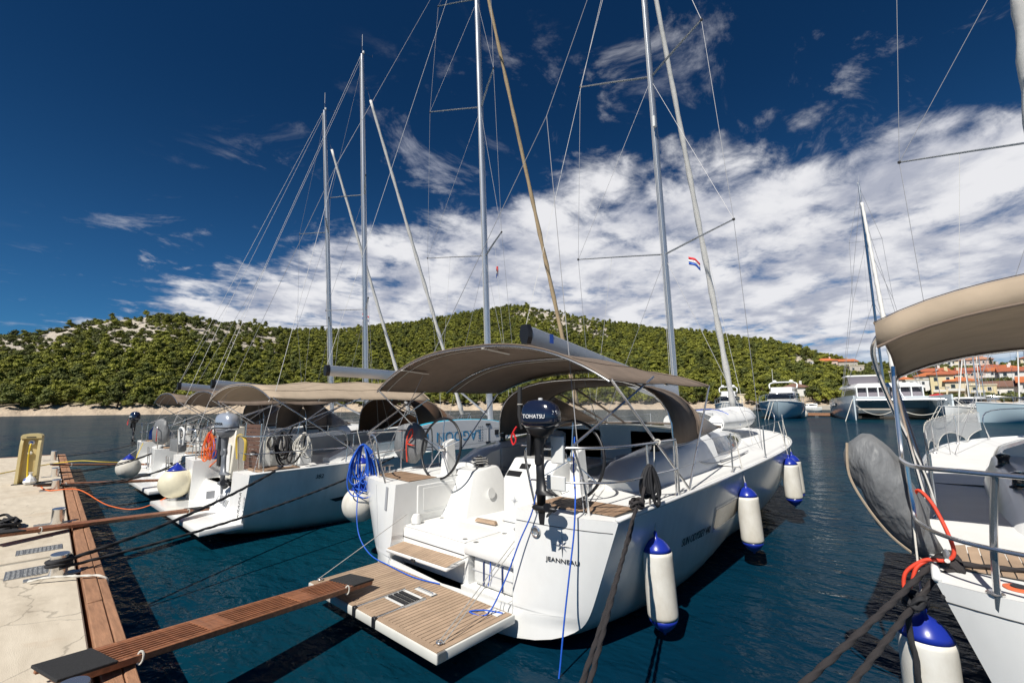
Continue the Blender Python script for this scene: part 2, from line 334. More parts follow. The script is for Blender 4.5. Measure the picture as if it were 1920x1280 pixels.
def sag(a, b, s, n=24):
    a, b = Vector(a), Vector(b); return [a.lerp(b, i / n) - Vector((0, 0, s * 4 * (i / n) * (1 - i / n))) for i in range(n + 1)]
def lathe(prof, n=20, M=None):
    V = []; F = []; m = len(prof)
    for r, z in prof:
        for k in range(n): a = 2 * PI * k / n; V.append(Vector((r * math.cos(a), r * math.sin(a), z)))
    for i in range(m - 1):
        for k in range(n): F.append((i * n + k, i * n + (k + 1) % n, (i + 1) * n + (k + 1) % n, (i + 1) * n + k))
    F += [tuple(reversed(range(n))), tuple(range((m - 1) * n, m * n))]
    return xf((V, F), M) if M else (V, F)
def loft(secs, closed=True, caps=True):
    n = len(secs[0]); V = [p for s in secs for p in s]; F = []
    for i in range(len(secs) - 1):
        for k in range(n if closed else n - 1): F.append((i * n + k, i * n + (k + 1) % n, (i + 1) * n + (k + 1) % n, (i + 1) * n + k))
    if caps and closed: F += [tuple(reversed(range(n))), tuple(range((len(secs) - 1) * n, len(secs) * n))]
    return V, F
def thick(VF, t, up=Vector((0, 0, 1))):
    """give an open sheet a real thickness along its vertex normals"""
    V, F = VF; bm = bmesh.new(); vs = [bm.verts.new(p) for p in V]
    for f in F:
        try: bm.faces.new([vs[i] for i in f])
        except ValueError: pass
    bmesh.ops.recalc_face_normals(bm, faces=bm.faces)
    bmesh.ops.solidify(bm, geom=bm.faces[:], thickness=t)
    bm.verts.index_update(); out = [v.co.copy() for v in bm.verts], [[v.index for v in f.verts] for f in bm.faces]; bm.free(); return out
def frame_at(pos, right, up):
    r = Vector(right).normalized(); u = Vector(up); u = (u - r * u.dot(r)).normalized(); n = r.cross(u)
    M = Matrix((r, u, n)).transposed().to_4x4(); M.translation = Vector(pos); return M
def lettering(name, s, size, M, m, parent, ext=.0015, align='CENTER', sx=1, shear=0, spacing=1):
    cu = bpy.data.curves.new('t', 'FONT'); cu.body = s; cu.size = size; cu.extrude = ext; cu.align_x = align; cu.align_y = 'CENTER'; cu.shear = shear; cu.space_character = spacing; cu.resolution_u = 3
    o = bpy.data.objects.new('t', cu); COL.objects.link(o); bpy.context.view_layer.update()
    me = bpy.data.meshes.new_from_object(o.evaluated_get(bpy.context.evaluated_depsgraph_get())); bpy.data.objects.remove(o)
    me.transform(M @ SC(sx, 1, 1)); me.materials.clear(); me.materials.append(MT[m]); me.name = name
    o = bpy.data.objects.new(name, me); COL.objects.link(o)
    if parent: o.parent = parent
    return o
def star_vf(r, M, pts=8, t=.004):
    poly = []
    for i in range(pts * 2):
        a = PI / 2 + PI * i / pts; q = (r if i % 4 == 0 else r * .62) if i % 2 == 0 else r * .2
        poly.append((q * math.cos(a), q * math.sin(a)))
    n = len(poly); V = [(x, y, 0) for x, y in poly] + [(0, 0, t * 2.5)]
    return xf((V, [(i, (i + 1) % n, n) for i in range(n)] + [tuple(reversed(range(n)))]), M)
def copy_tree(o, parent=None):
    c = o.copy(); COL.objects.link(c); c.parent = parent
    for ch in list(o.children): copy_tree(ch, c)
    return c
def lerp(a, b, t): return a + (b - a) * t
def sm(x, a, b):
    t = max(0, min(1, (x - a) / (b - a))); return t * t * (3 - 2 * t)
def interp(tab, x):
    if x <= tab[0][0]: return tab[0][1]
    for (a, b), (c, d) in zip(tab, tab[1:]):
        if x <= c: return lerp(b, d, (x - a) / (c - a))
    return tab[-1][1]
# ------------------------------------------------------------------ water
ang = [2 * PI * k / 48 for k in range(48)]; rad = [0, 4, 15, 60, 250, 900, 3000]
V = [(0, 0, 0)] + [(r * math.cos(a), r * math.sin(a), 0) for r in rad[1:] for a in ang]
F = [(0, 1 + k, 1 + (k + 1) % 48) for k in range(48)]
for i in range(len(rad) - 2):
    for k in range(48): F.append((1 + i * 48 + k, 1 + (i + 1) * 48 + k, 1 + (i + 1) * 48 + (k + 1) % 48, 1 + i * 48 + (k + 1) % 48))
struct(obj('water', (V, F), 'water'))
# ------------------------------------------------------------------ hills: azimuth (deg, right of +y) -> height angle of the ridge
RIDGE = [(-130, 3.5), (-110, 4.0), (-98.2, 4.8), (-93.5, 5.72), (-90.8, 6.33), (-88.9, 6.76), (-86.7, 7.55), (-84.2, 8.43), (-81.9, 9.12), (-80.3, 9.63), (-78.1, 9.66), (-75.7, 9.52), (-73.3, 9.4), (-70.7, 9.03), (-68.5, 8.88), (-65.2, 8.84), (-60.4, 9.4), (-56.0, 10.15), (-52.8, 10.58), (-49.4, 11.31), (-46.1, 12.01), (-42.6, 12.41), (-40.2, 12.52), (-37.9, 12.01), (-35.2, 11.53), (-31.8, 10.62), (-28.6, 9.81), (-23.0, 8.86), (-17.7, 8.07), (-14.5, 7.22), (-11.9, 6.55), (-9.5, 5.75), (-8.1, 4.9), (-5.0, 4.25), (-1.0, 3.75), (2.6, 3.6), (6.5, 3.8), (11.3, 3.6), (20, 3.4), (40, 3)]
R0 = [(-130, 260), (-91, 236), (-79, 215), (-60, 210), (-47, 212), (-30, 200), (-15, 185), (-5, 180), (10, 175), (40, 180)]
R1 = [(-130, 430), (-91, 430), (-75, 420), (-60, 470), (-47, 520), (-35, 510), (-20, 440), (-10, 400), (-3, 380), (40, 380)]
def n2(x, y, s, o=3): return noise.fractal(Vector((x * s, y * s, 3.7)), 1.0, 2.0, o)
def shore_r(az): return interp(R0, az) + 3.5 * noise.noise(Vector((az * .55, 0, 0))) + 1.6 * noise.noise(Vector((az * 2.3, 5, 0)))
def ground(x, y):
    r = math.hypot(x, y); az = math.degrees(math.atan2(x, y)); a = shore_r(az); b = interp(R1, az)
    if r < a - 3: return -1.5
    el = interp(RIDGE, az) + .18 * noise.noise(Vector((az * .3, 1, 0)))
    top = b * math.tan(R(el)) - 4.2 + 2.6
    t = (r - a) / (b - a)
    if t < 0: return -1.5 + 1.5 * (r - a + 3) / 3
    rock = min(1, (r - a) / 9.0); rh = 2.3 - .9 * sm(az, -70, -40)
    z = rh * rock ** .6
    if t <= 1: z += (top - rh) * (t ** 1.12 * .8 + sm(t, 0, 1) * .2)
    else: z += (top - rh) * max(.3, 1 - (t - 1) * .55)
    z += n2(x, y, .018) * 3.0 * min(1, t * 3) * (1 if t < .8 else .6) + n2(x, y, .25, 4) * .55 * (1 - sm(t, .04, .12)) * rock
    return z
def bare(az, t, x, y):
    q = 0
    q = max(q, sm(t, .36, .56) * (1 - sm(abs(az + 81), 10, 16)) * .99)
    q = max(q, sm(t, .72, .9) * (1 - sm(abs(az + 62), 4, 14)) * .5)
    q = max(q, sm(t, .52, .68) * (1 - sm(abs(az + 35.5), 3.5, 8)) * .97)
    q = max(q, sm(t, .35, .5) * (1 - sm(abs(az + 8), 6, 11)) * .75)
    q = max(q, sm(az, -5, 0) * .88)
    return min(.97, q * (.78 + .5 * max(0, min(1, .5 + n2(x, y, .03) * .9))))
azs = [-112 + .36 * i for i in range(int(150 / .36))]; ts = [-.02, -.008, 0, .004, .01, .018, .028, .04, .055] + [.075 + .0238 * i for i in range(40)] + [1.04, 1.15, 1.4, 1.9, 2.6]
V = []; RK = []
for az in azs:
    a = shore_r(az); b = interp(R1, az)
    for t in ts:
        r = a + (b - a) * t; x, y = r * math.sin(R(az)), r * math.cos(R(az)); z = ground(x, y)
        if 0 < t < .06: z += .7 * noise.noise(Vector((x * .35, y * .35, 0))) + .5 * abs(noise.noise(Vector((x * .9, y * .9, 0))))
        V.append((x, y, z)); RK.append(bare(az, t, x, y) if t > .03 else .6)
nt_ = len(ts); F = [(i * nt_ + k, i * nt_ + k + 1, (i + 1) * nt_ + k + 1, (i + 1) * nt_ + k) for i in range(len(azs) - 1) for k in range(nt_ - 1)]
m = bpy.data.materials.new('hillside'); m.use_nodes = True; t = m.node_tree; l = t.links.new; b = t.nodes['Principled BSDF']; b.inputs['Roughness'].default_value = .95; b.inputs['Specular IOR Level'].default_value = .1
c = t.nodes.new('ShaderNodeTexCoord')
def tn(s, d=6, rg=.6):
    n = t.nodes.new('ShaderNodeTexNoise'); n.inputs['Scale'].default_value = s; n.inputs['Detail'].default_value = d; n.inputs['Roughness'].default_value = rg; l(c.outputs['Object'], n.inputs['Vector']); return n.outputs[0]
def tm(fac, lo, hi, A, B):
    r = t.nodes.new('ShaderNodeMapRange'); r.inputs[1].default_value = lo; r.inputs[2].default_value = hi; l(fac, r.inputs[0])
    x = t.nodes.new('ShaderNodeMix'); x.data_type = 'RGBA'; l(r.outputs[0], x.inputs['Factor'])
    for s, v in (('A', A), ('B', B)):
        if isinstance(v, tuple): x.inputs[s].default_value = (*v, 1)
        else: l(v, x.inputs[s])
    return x.outputs['Result']
rockc = tm(tn(.7), .35, .65, (.56, .50, .42), (.36, .32, .27))
scrub = tm(tn(.22), .35, .65, (.10, .11, .03), (.17, .15, .06))
ra = t.nodes.new('ShaderNodeAttribute'); ra.attribute_name = 'rocky'; rs = t.nodes.new('ShaderNodeMath'); rs.operation = 'MULTIPLY_ADD'; l(ra.outputs['Fac'], rs.inputs[0]); rs.inputs[1].default_value = .40; l(tn(.085, 8, .7), rs.inputs[2])
mixd = tm(rs.outputs[0], .62, .74, scrub, rockc)
gm = t.nodes.new('ShaderNodeNewGeometry'); sx = t.nodes.new('ShaderNodeSeparateXYZ'); l(gm.outputs['Position'], sx.inputs[0])
fin = tm(sx.outputs['Z'], 3.6, 5.0, tm(tn(.5), .3, .7, (.62, .50, .37), (.42, .34, .26)), mixd); l(fin, b.inputs['Base Color'])
bn = t.nodes.new('ShaderNodeBump'); bn.inputs['Strength'].default_value = 1; bn.inputs['Distance'].default_value = .8; l(tn(.9, 8, .65), bn.inputs['Height']); l(bn.outputs[0], b.inputs['Normal'])
MT['hillside'] = m
hl = struct(obj('hills', (V, F), 'hillside', smooth='all')); at = hl.data.attributes.new('rocky', 'FLOAT', 'POINT'); at.data.foreach_set('value', RK)
# ------------------------------------------------------------------ trees
def puff(mb, c, r, rng, leaves, ls):
    """one clump of foliage: a rough core with many small leaf faces standing off it"""
    bm = bmesh.new(); bmesh.ops.create_icosphere(bm, subdivisions=1, radius=1)
    sx, sy, sz = r * rng.uniform(.85, 1.15), r * rng.uniform(.85, 1.15), r * rng.uniform(.55, .75)
    k = rng.uniform(0, 9)
    mb.add([(c[0] + v.co.x * sx * (.70 + .3 * noise.noise(v.co * 1.7 + Vector((k, 0, 0)))), c[1] + v.co.y * sy * (.70 + .3 * noise.noise(v.co * 1.7 + Vector((0, k, 0)))), c[2] + v.co.z * sz * .7) for v in bm.verts], [[v.index for v in f.verts] for f in bm.faces]); bm.free()
    for _ in range(leaves):
        d = Vector((rng.gauss(0, 1), rng.gauss(0, 1), rng.gauss(.25, 1))).normalized(); q = rng.uniform(.72, 1.12)
        p = Vector((c[0] + d.x * sx * q, c[1] + d.y * sy * q, c[2] + d.z * sz * q)); n = (d + Vector((rng.gauss(0, .6), rng.gauss(0, .6), rng.gauss(.2, .6)))).normalized()
        u = n.orthogonal().normalized(); u = Quaternion(n, rng.uniform(0, 6.28)) @ u; w = n.cross(u); s = ls * rng.uniform(.6, 1.3)
        mb.add([p - u * s - w * s * .6, p + u * s - w * s * .5 + n * s * .25, p + u * s * .8 + w * s * .6, p - u * s * .9 + w * s * .6 + n * s * .2], [(0, 1, 2, 3)])
def pine_crown(seed):
    rng = random.Random(seed); mb = MB(); nL = rng.randint(12, 17); H = rng.uniform(6.2, 8.2)
    for i in range(nL):
        a = 2.4 * i + rng.uniform(-.5, .5); lev = rng.random() ** .8; rr = (1 - lev * .75) * 2.9 * rng.uniform(.45, 1)
        puff(mb, (rr * math.cos(a), rr * math.sin(a), 2.6 + lev * (H - 3.4) + rng.uniform(-.4, .4)), rng.uniform(.85, 1.75), rng, 44, .26)
    puff(mb, (0, 0, H * .62), 1.9, rng, 44, .27)
    return mb, H
def pine_trunk(seed, H):
    rng = random.Random(seed + 50); b1, b2 = rng.uniform(-.6, .6), rng.uniform(-.6, .6)
    P = spline([(0, 0, -1), (b1 * .3, b2 * .3, 1.5), (b1, b2, 3.4), (b1 * .6, b2 * .5, H * .72)], 4); mb = MB(); mb += tube(P, [.30 - .2 * i / len(P) for i in range(len(P))], 7)
    for k in range(5):
        a = k * 1.3 + rng.random(); z = 2.6 + k * .55
        mb += tube([(b1 * .8, b2 * .8, z), (b1 + 1.0 * math.cos(a), b2 + 1.0 * math.sin(a), z + .7), (b1 + 2.0 * math.cos(a), b2 + 2.0 * math.sin(a), z + 1.1)], [.11, .08, .03], 5)
    return mb
def bush(seed):
    rng = random.Random(seed); mb = MB()
    for i in range(5):
        a = i * 1.3; puff(mb, (.75 * math.cos(a) * rng.random(), .75 * math.sin(a) * rng.random(), .55 + .3 * rng.random()), rng.uniform(.6, .95), rng, 26, .2)
    return mb
NV = 5; CROWN = []; TRUNK = []
def mesh_of(name, mb, m):
    me = bpy.data.meshes.new(name); me.from_pydata(mb.v, [], mb.f); me.materials.append(MT[m]); me.update(); return me
for i in range(NV):
    c, H = pine_crown(11 + i * 7); CROWN.append(mesh_of('crown', c, 'pine_dark' if i in (2, 4) else 'pine')); TRUNK.append(mesh_of('trunk', pine_trunk(i, H), 'bark'))
BUSH = [mesh_of('bush', bush(3 + i), 'maquis') for i in range(3)]
# houses are laid out first so that no tree grows through them: (azimuth, distance, turn, width, depth, wall height, roof, wall, storeys, label)
def spot(az, d): return d * math.sin(R(az)), d * math.cos(R(az))
HOUSES = [
 (-7.4, 345, .2, 11, 8, 4.2, 'r_orange', 'w_pink', 1, 'hip', 'single-storey pink house with bright orange roof, leftmost on the green ridge'),
 (-6.0, 350, .5, 13, 8, 5.0, 'r_orange', 'w_stone', 1, 'gable', 'long stone house with orange gable roof right of the pink ridge house'),
 (-5.0, 330, .3, 7, 6, 3.6, 'r_pale', 'w_stone', 1, 'flat', 'small pale stone annexe below the long gabled ridge house'),
 (-10.3, 212, .1, 8.5, 7, 3.6, 'r_brown', 'w_white', 1, 'hip', 'white bungalow with brown hip roof above the moored motor yacht'),
 (-10.0, 330, .3, 5, 5, 2.4, 'r_pale', 'w_cream', 1, 'flat', 'tiny flat cream hut alone on the green hillside'),
 (-8.9, 334, .1, 5, 5, 2.4, 'r_pale', 'w_grey', 1, 'flat', 'tiny flat grey hut beside the cream hut on the hillside'),
 (-.7, 362, .2, 10, 8, 4.6, 'r_red', 'w_stone', 1, 'hip', 'stone house with red hip roof on the skyline behind the chrome bimini post'),
 (-1.6, 235, .1, 6, 6, 4.2, 'r_orange', 'w_white', 1, 'hip', 'small white house with orange roof beside the catamaran forestay'),
 (-.6, 228, .2, 6.5, 6, 4.4, 'r_pale', 'w_white', 2, 'flat', 'flat white house between the forestay house and the old town'),
 (.7, 268, .3, 9, 7, 4.4, 'r_red', 'w_white', 2, 'gable', 'white gabled house with red roof at the left edge of the old town'),
 (.5, 236, .1, 9, 7, 5, 'r_orange', 'w_grey', 2, 'hip', 'grey two-storey house with wide orange roof left of the yellow hotel'),
 (1.2, 200, .05, 5.5, 7, 8.0, 'r_red', 'w_yellow', 3, 'hip', 'tall pale yellow hotel block with red tiled top at the waterfront'),
 (2.4, 199, .05, 7, 6, 5.8, 'r_orange', 'w_cream', 2, 'hip', 'cream hotel wing with orange roofed balconies right of the tall yellow block'),
 (3.7, 197, .05, 6, 5.5, 4.2, 'r_pale', 'w_yellow', 2, 'flat', 'low yellow flat-roofed wing at the right end of the hotel'),
 (1.9, 246, .2, 9, 7, 5, 'r_red', 'w_cream', 2, 'hip', 'cream house with red roof directly behind the yellow hotel'),
 (3.1, 250, .2, 7.5, 6, 5, 'r_red', 'w_pink', 2, 'gable', 'pink gabled house behind the cream hotel wing'),
 (1.4, 352, .1, 8, 6, 3.6, 'r_pale', 'w_white', 2, 'flat', 'flat white house on the skyline left of the big hilltop villa'),
 (2.5, 356, .2, 9, 7, 5, 'r_pale', 'w_cream', 2, 'hip', 'cream villa with pale terracotta roof on the skyline, left of the pair'),
 (3.6, 352, .1, 12, 8, 5.5, 'r_pale', 'w_pink', 2, 'hip', 'big pink hilltop villa with wide terracotta roof'),
 (5.2, 318, .2, 9, 7, 3.6, 'r_orange', 'w_white', 2, 'hip', 'white house with orange roof right of the dark hilltop trees'),
 (6.3, 312, .2, 11, 6, 3.2, 'r_pale', 'w_white', 1, 'flat', 'long flat white building at the right end of the slope'),
 (4.9, 252, .15, 12, 7, 4.2, 'r_orange', 'w_white', 2, 'hip', 'wide white house with orange hip roof in the middle of the town'),
 (6.1, 248, .1, 11, 7, 4.0, 'r_red', 'w_white', 2, 'gable', 'white gabled house with red roof at the right of the town'),
 (4.4, 280, .1, 10, 7, 4.0, 'r_red', 'w_grey', 2, 'hip', 'grey house with red roof half hidden above the wide white house'),
 (5.3, 204, .05, 13, 8, 3.4, 'r_brown', 'w_white', 1, 'gable', 'long low harbour hall with dark brown roof right of the hotel'),
 (7.3, 202, .05, 10, 8, 4.5, 'r_orange', 'w_white', 2, 'gable', 'white harbour house with orange roof at the far right'),
 (6.9, 352, .1, 9, 7, 4.4, 'r_red', 'w_cream', 2, 'hip', 'cream house with red roof on the skyline at the far right'),
 (-15.5, 198, .2, 6, 4.5, 2.6, 'r_pale', 'w_cream', 1, 'flat', 'small pale harbour kiosk under the pines behind the motor boats'),
]
# ------------------------------------------------------------------ scatter the pines
rng = random.Random(4); pts = []; cell = {}
def free(x, y, d):
    k = (int(x // 6), int(y // 6))
    for i in (-1, 0, 1):
        for j in (-1, 0, 1):
            for (a, b, e) in cell.get((k[0] + i, k[1] + j), []):
                if (a - x) ** 2 + (b - y) ** 2 < (d * .5 + e * .5) ** 2: return False
    cell.setdefault(k, []).append((x, y, d)); return True
hs_xy = [(*spot(h[0], h[1]), max(h[3], h[4]) * .72 + 3) for h in HOUSES]
tries = 0
while tries < 52000:
    tries += 1; az = rng.uniform(-104, 20); a = shore_r(az); b = interp(R1, az); t = rng.random() ** 1.15 * 1.06
    r = a + 5 + (b - a - 5) * t; x, y = spot(az, r)
    if rng.random() < bare(az, t, x, y): continue
    if t < .03 and rng.random() < .35: continue
    if any((hx - x) ** 2 + (hy - y) ** 2 < hr * hr for hx, hy, hr in hs_xy): continue
    # keep the sight line to a house open: no tall tree right in front of one
    if any(abs(h[0] - az) < math.degrees(h[3] * .5 / h[1]) + .3 and r < h[1] and r > h[1] - 30 for h in HOUSES) and az > -13: continue
    s = rng.choice((rng.uniform(.4, .7), rng.uniform(.6, 1.0), rng.uniform(.8, 1.12))) * (1 - .22 * sm(t, .5, 1))
    if az > -6: s *= .62
    if not free(x, y, 3.5 * s): continue
    pts.append((x, y, ground(x, y) - .25, s, rng.uniform(0, 6.28), rng.randrange(NV), r))
pts.sort(key=lambda p: p[6] - p[3] * 40)
vis = [p for p in pts if -93 < math.degrees(math.atan2(p[0], p[1])) < 9]
ind = set(id(p) for p in vis[:300])
pinelabel = 'rounded yellow-green Aleppo pine in the front ranks of the wooded shore'
for p in vis[:300]:
    o = thing('pine_tree', pinelabel, 'tree', (p[0], p[1], p[2]), p[4], 'pines in the front ranks of the shore')
    o.scale = (p[3],) * 3
    for nme, me in (('crown', CROWN[p[5]]), ('trunk', TRUNK[p[5]])):
        q = bpy.data.objects.new(nme, me); COL.objects.link(q); q.parent = o
def scatter(name, items, meshes, label):
    """the rest of the wood as one object: points with the crown meshes instanced on them"""
    me = bpy.data.meshes.new(name); me.from_pydata([p[:3] for p in items], [], [])
    for an, tp, vals in (('sc', 'FLOAT', [p[3] for p in items]), ('rz', 'FLOAT', [p[4] for p in items]), ('vi', 'INT', [p[5] for p in items])):
        at = me.attributes.new(an, tp, 'POINT'); at.data.foreach_set('value', vals)
    o = bpy.data.objects.new(name, me); COL.objects.link(o); o['kind'] = 'stuff'; o['label'] = label; o['category'] = 'wood' if 'pine' in label else 'shrubs'
    g = bpy.data.node_groups.new(name, 'GeometryNodeTree'); g.interface.new_socket('Geometry', in_out='INPUT', socket_type='NodeSocketGeometry'); g.interface.new_socket('Geometry', in_out='OUTPUT', socket_type='NodeSocketGeometry')
    gi, go = g.nodes.new('NodeGroupInput'), g.nodes.new('NodeGroupOutput'); jn = g.nodes.new('GeometryNodeJoinGeometry'); k = g.links.new
    def attr(n, tp):
        a = g.nodes.new('GeometryNodeInputNamedAttribute'); a.data_type = tp; a.inputs['Name'].default_value = n; return a.outputs[0]
    cx = g.nodes.new('ShaderNodeCombineXYZ'); k(attr('rz', 'FLOAT'), cx.inputs[2]); sc = attr('sc', 'FLOAT'); vi = attr('vi', 'INT')
    for i, src in enumerate(meshes):
        cp = g.nodes.new('FunctionNodeCompare'); cp.data_type = 'INT'; cp.operation = 'EQUAL'; k(vi, [s for s in cp.inputs if s.type == 'INT'][0]); [s for s in cp.inputs if s.type == 'INT'][1].default_value = i
        oi = g.nodes.new('GeometryNodeObjectInfo'); oi.inputs['Object'].default_value = src; oi.inputs['As Instance'].default_value = True
        ip = g.nodes.new('GeometryNodeInstanceOnPoints'); k(gi.outputs[0], ip.inputs['Points']); k(cp.outputs[0], ip.inputs['Selection']); k(oi.outputs['Geometry'], ip.inputs['Instance']); k(cx.outputs[0], ip.inputs['Rotation']); k(sc, ip.inputs['Scale']); k(ip.outputs[0], jn.inputs[0])
    k(jn.outputs[0], go.inputs[0]); md = o.modifiers.new('scatter', 'NODES'); md.node_group = g; return o
def first_with(me): return next(o for o in bpy.data.objects if o.data is me)
crowns_used = [first_with(CROWN[i]) for i in range(NV)]
scatter('pine_wood', [p for p in pts if id(p) not in ind], crowns_used, 'dense pine wood covering the slopes behind the front trees')
# low scrub between and above the pines
bp_ = []; tries = 0
while tries < 14000:
    tries += 1; az = rng.uniform(-96, 16); a = shore_r(az); b = interp(R1, az); t = rng.random() * 1.05; r = a + 8 + (b - a - 8) * t; x, y = spot(az, r)
    if rng.random() > .2 + .4 * bare(az, t, x, y): continue
    if any((hx - x) ** 2 + (hy - y) ** 2 < (hr - 3) ** 2 for hx, hy, hr in hs_xy): continue
    bp_.append((x, y, ground(x, y) - .15, rng.uniform(.7, 2.2), rng.uniform(0, 6.28), rng.randrange(3)))
hb = []
for i in range(3):
    p = bp_.pop(0); q = obj('scrub_bush', ([], []), None); q.data = BUSH[i]; q.location = p[:3]; q.scale = (1, 1, 1); tag(q, 'low green maquis bush on the rocky hillside', 'bush', 'maquis bushes on the hillside'); hb.append(q)
scatter('hillside_scrub', bp_, hb, 'low maquis scrub dotted over the rocky slopes')
# ------------------------------------------------------------------ houses
def house(az, d, rz, w, dp, h, roof, wall, st, kind, label):
    x, y = spot(az, d); g = min(ground(x + dx, y + dy) for dx in (-w / 2, w / 2) for dy in (-dp / 2, dp / 2)); g = max(g, 1.2)
    o = thing('house', label, 'house', (x, y, g), -R(az) + rz, 'houses of the shore town')
    obj('wall', box(-w / 2, w / 2, -dp / 2, dp / 2, -3, h), wall, o)
    e = .55
    if kind == 'flat':
        obj('roof', box(-w / 2 - .2, w / 2 + .2, -dp / 2 - .2, dp / 2 + .2, h, h + .35), 'w_cream' if roof == 'r_pale' else roof, o)
    else:
        rh = dp * .24; X, Y = w / 2 + e, dp / 2 + e; k = X - Y * .95 if kind == 'hip' else X
        V = [(-X, -Y, h), (X, -Y, h), (X, Y, h), (-X, Y, h), (-X, -Y, h + .22), (X, -Y, h + .22), (X, Y, h + .22), (-X, Y, h + .22), (-k, 0, h + rh), (k, 0, h + rh)]
        rf = obj('roof', (V, [(3, 2, 1, 0), (0, 1, 5, 4), (1, 2, 6, 5), (2, 3, 7, 6), (3, 0, 4, 7), (4, 5, 9, 8), (6, 7, 8, 9), (5, 6, 9), (7, 4, 8)]), roof, o)
        obj('chimney', box(w * .18, w * .18 + .8, -.4, .5, h + rh * .5, h + rh + 1), wall, rf)
    nw = max(2, int(w / 2.4))
    for s in range(st):
        zc = h / st * (s + .5)
        for i in range(nw):
            xx = -w / 2 + w * (i + .5) / nw
            q = obj('window', box(xx - .5, xx + .5, -dp / 2 - .06, -dp / 2 + .02, zc - .6, zc + .6), 'w_white' if i % 2 else 'shutter', o)
            obj('pane', box(xx - .38, xx + .38, -dp / 2 - .09, -dp / 2 - .03, zc - .5, zc + .5), 'pane', q)
        for sd in (-1, 1):
            q = obj('window', box(sd * w / 2 - .05, sd * w / 2 + .05, -.6, .6, zc - .55, zc + .55), 'pane', o)
    if st >= 2 and kind != 'gable':
        q = obj('balcony', box(-w * .42, w * .1, -dp / 2 - 1.0, -dp / 2, h / st - .12, h / st + .08), wall, o)
        obj('railing', box(-w * .42, w * .1, -dp / 2 - 1.0, -dp / 2 - .93, h / st + .08, h / st + .7), 'w_white', q)
    return o
for h in HOUSES: house(*h)
def cypress(az, d, h, label):
    x, y = spot(az, d); o = thing('cypress_tree', label, 'tree', (x, y, ground(x, y) - .2), 0, 'cypresses on the slope'); r_ = random.Random(int(az * 10)); mb = MB()
    for i in range(9): puff(mb, (r_.uniform(-.2, .2), r_.uniform(-.2, .2), h * (.12 + .1 * i)), .95 * (1 - (i / 9) ** 2 * .7), r_, 24, .2)
    obj('crown', mb, 'cypress', o); obj('trunk', tube([(0, 0, -.5), (0, 0, h * .3)], .18, 6), 'bark', o)
for az, d, h, lb in ((-37.2, 470, 9, 'dark cypress right of the rocky central summit'), (-34.6, 468, 7, 'dark cypress spire standing among pale rocks on the central hill'), (-30.3, 455, 8, 'dark cypress alone on the right shoulder of the central hill'), (4.5, 345, 7, 'dark cypress beside the big pink villa'), (3.9, 255, 6, 'dark cypress in the middle of the town')): cypress(az, d, h, lb)
# quay of the town
for nme, x0, x1, y0, y1, m, lb in (('quay', -45, 60, 176, 190, 'stone_wall', 'long pale stone quay in front of the shore town'),):
    struct(obj(nme, box(x0, x1, y0, y1, -2, 1.3), m))
# ------------------------------------------------------------------ pontoon (runs along d, edge towards the boats on +n side)
DK = .66
DD = Vector((-.9988, .0491, 0)); DN = Vector((.0491, .9988, 0)); DO = Vector((0, .60, 0))
def dk(s, n, z=0.0): p = DO + DD * s + DN * n; return Vector((p.x, p.y, DK + z))
def dbox(s0, s1, n0, n1, z0, z1, bev=0):
    M = Matrix(((DD.x, DN.x, 0, DO.x), (DD.y, DN.y, 0, DO.y), (0, 0, 1, DK), (0, 0, 0, 1)))
    V, F = box(s0, s1, n0, n1, z0, z1, bev); return xf((V, [tuple(reversed(f)) for f in F]), M)
pont = struct(bpy.data.objects.new('pontoon', None)); COL.objects.link(pont)
segs = [(-6, 8.72), (8.86, 19.2), (19.3, 27.4)]
for a, b in segs: obj('concrete_slab', dbox(a, b, -4.2, -.20, -.5, 0, .012), 'concrete', pont)
for a in (8.72, 19.2): obj('joint_strip', dbox(a - .0, a + .14 if a < 10 else a + .10, -4.2, -.20, -.5, -.018), 'concrete_dark', pont)
obj('slab_hinge', dbox(-6, 27.4, -4.1, -.25, -.62, -.45), 'concrete_dark', pont)
rg = random.Random(2)
for (n0, n1, zz) in ((-.165, -.045, .012), (-.04, .035, .006)):
    s = -6.0
    while s < 27.4:
        e = min(s + rg.uniform(2.7, 3.4), 27.4)
        if s < 8.8 < e: e = 8.8
        obj('edge_timber', dbox(s + .004, e - .004, n0 + rg.uniform(-.003, .003), n1, -.30, zz + rg.uniform(-.008, .008), .008), 'timber', pont, smooth=True); s = e
obj('timber_end', dbox(27.4, 27.52, -4.2, .0, -.3, .01, .008), 'timber', pont)
def plate(s0, s1, n0, n1):
    p = obj('tread_plate', dbox(s0, s1, n0, n1, .002, .008), 'steel_worn', pont)
    mb = MB(); i = 0; s = s0 + .03
    while s < s1 - .02:
        n = n0 + .03 + (.02 if i % 2 else 0)
        while n < n1 - .02:
            c = dk(s, n, .009); a = PI / 4 if (i + int(n * 100)) % 2 else -PI / 4
            mb += xf(box(-.014, .014, -.005, .005, -.001, .003), T(*c) @ RZ(a)); n += .04
        s += .032; i += 1
    obj('tread_pattern', mb, 'steel_worn', p)
plate(9.15, 9.45, -.75, -.30); plate(7.95, 8.35, -.80, -.33)
def bollard(s, n, label, h=.30):
    o = thing('mooring_bollard', label, 'bollard', dk(s, n), 0, 'stainless bollards along the pontoon')
    obj('post', lathe([(.085, 0), (.085, h - .02), (.088, h - .012), (.085, h), (.0001, h)], 24, RY(R(4))), 'stainless', o, smooth=True)
    obj('base_plate', xf(box(-.28, .24, -.055, .055, .0, .014, .003), RZ(R(90 - 3))), 'steel_worn', o)
    for k in (-.22, .19): obj('bolt', lathe([(.016, .014), (.016, .026), (.006, .028)], 6, RZ(R(87)) @ T(k, 0, 0)), 'stainless', o)
    return o
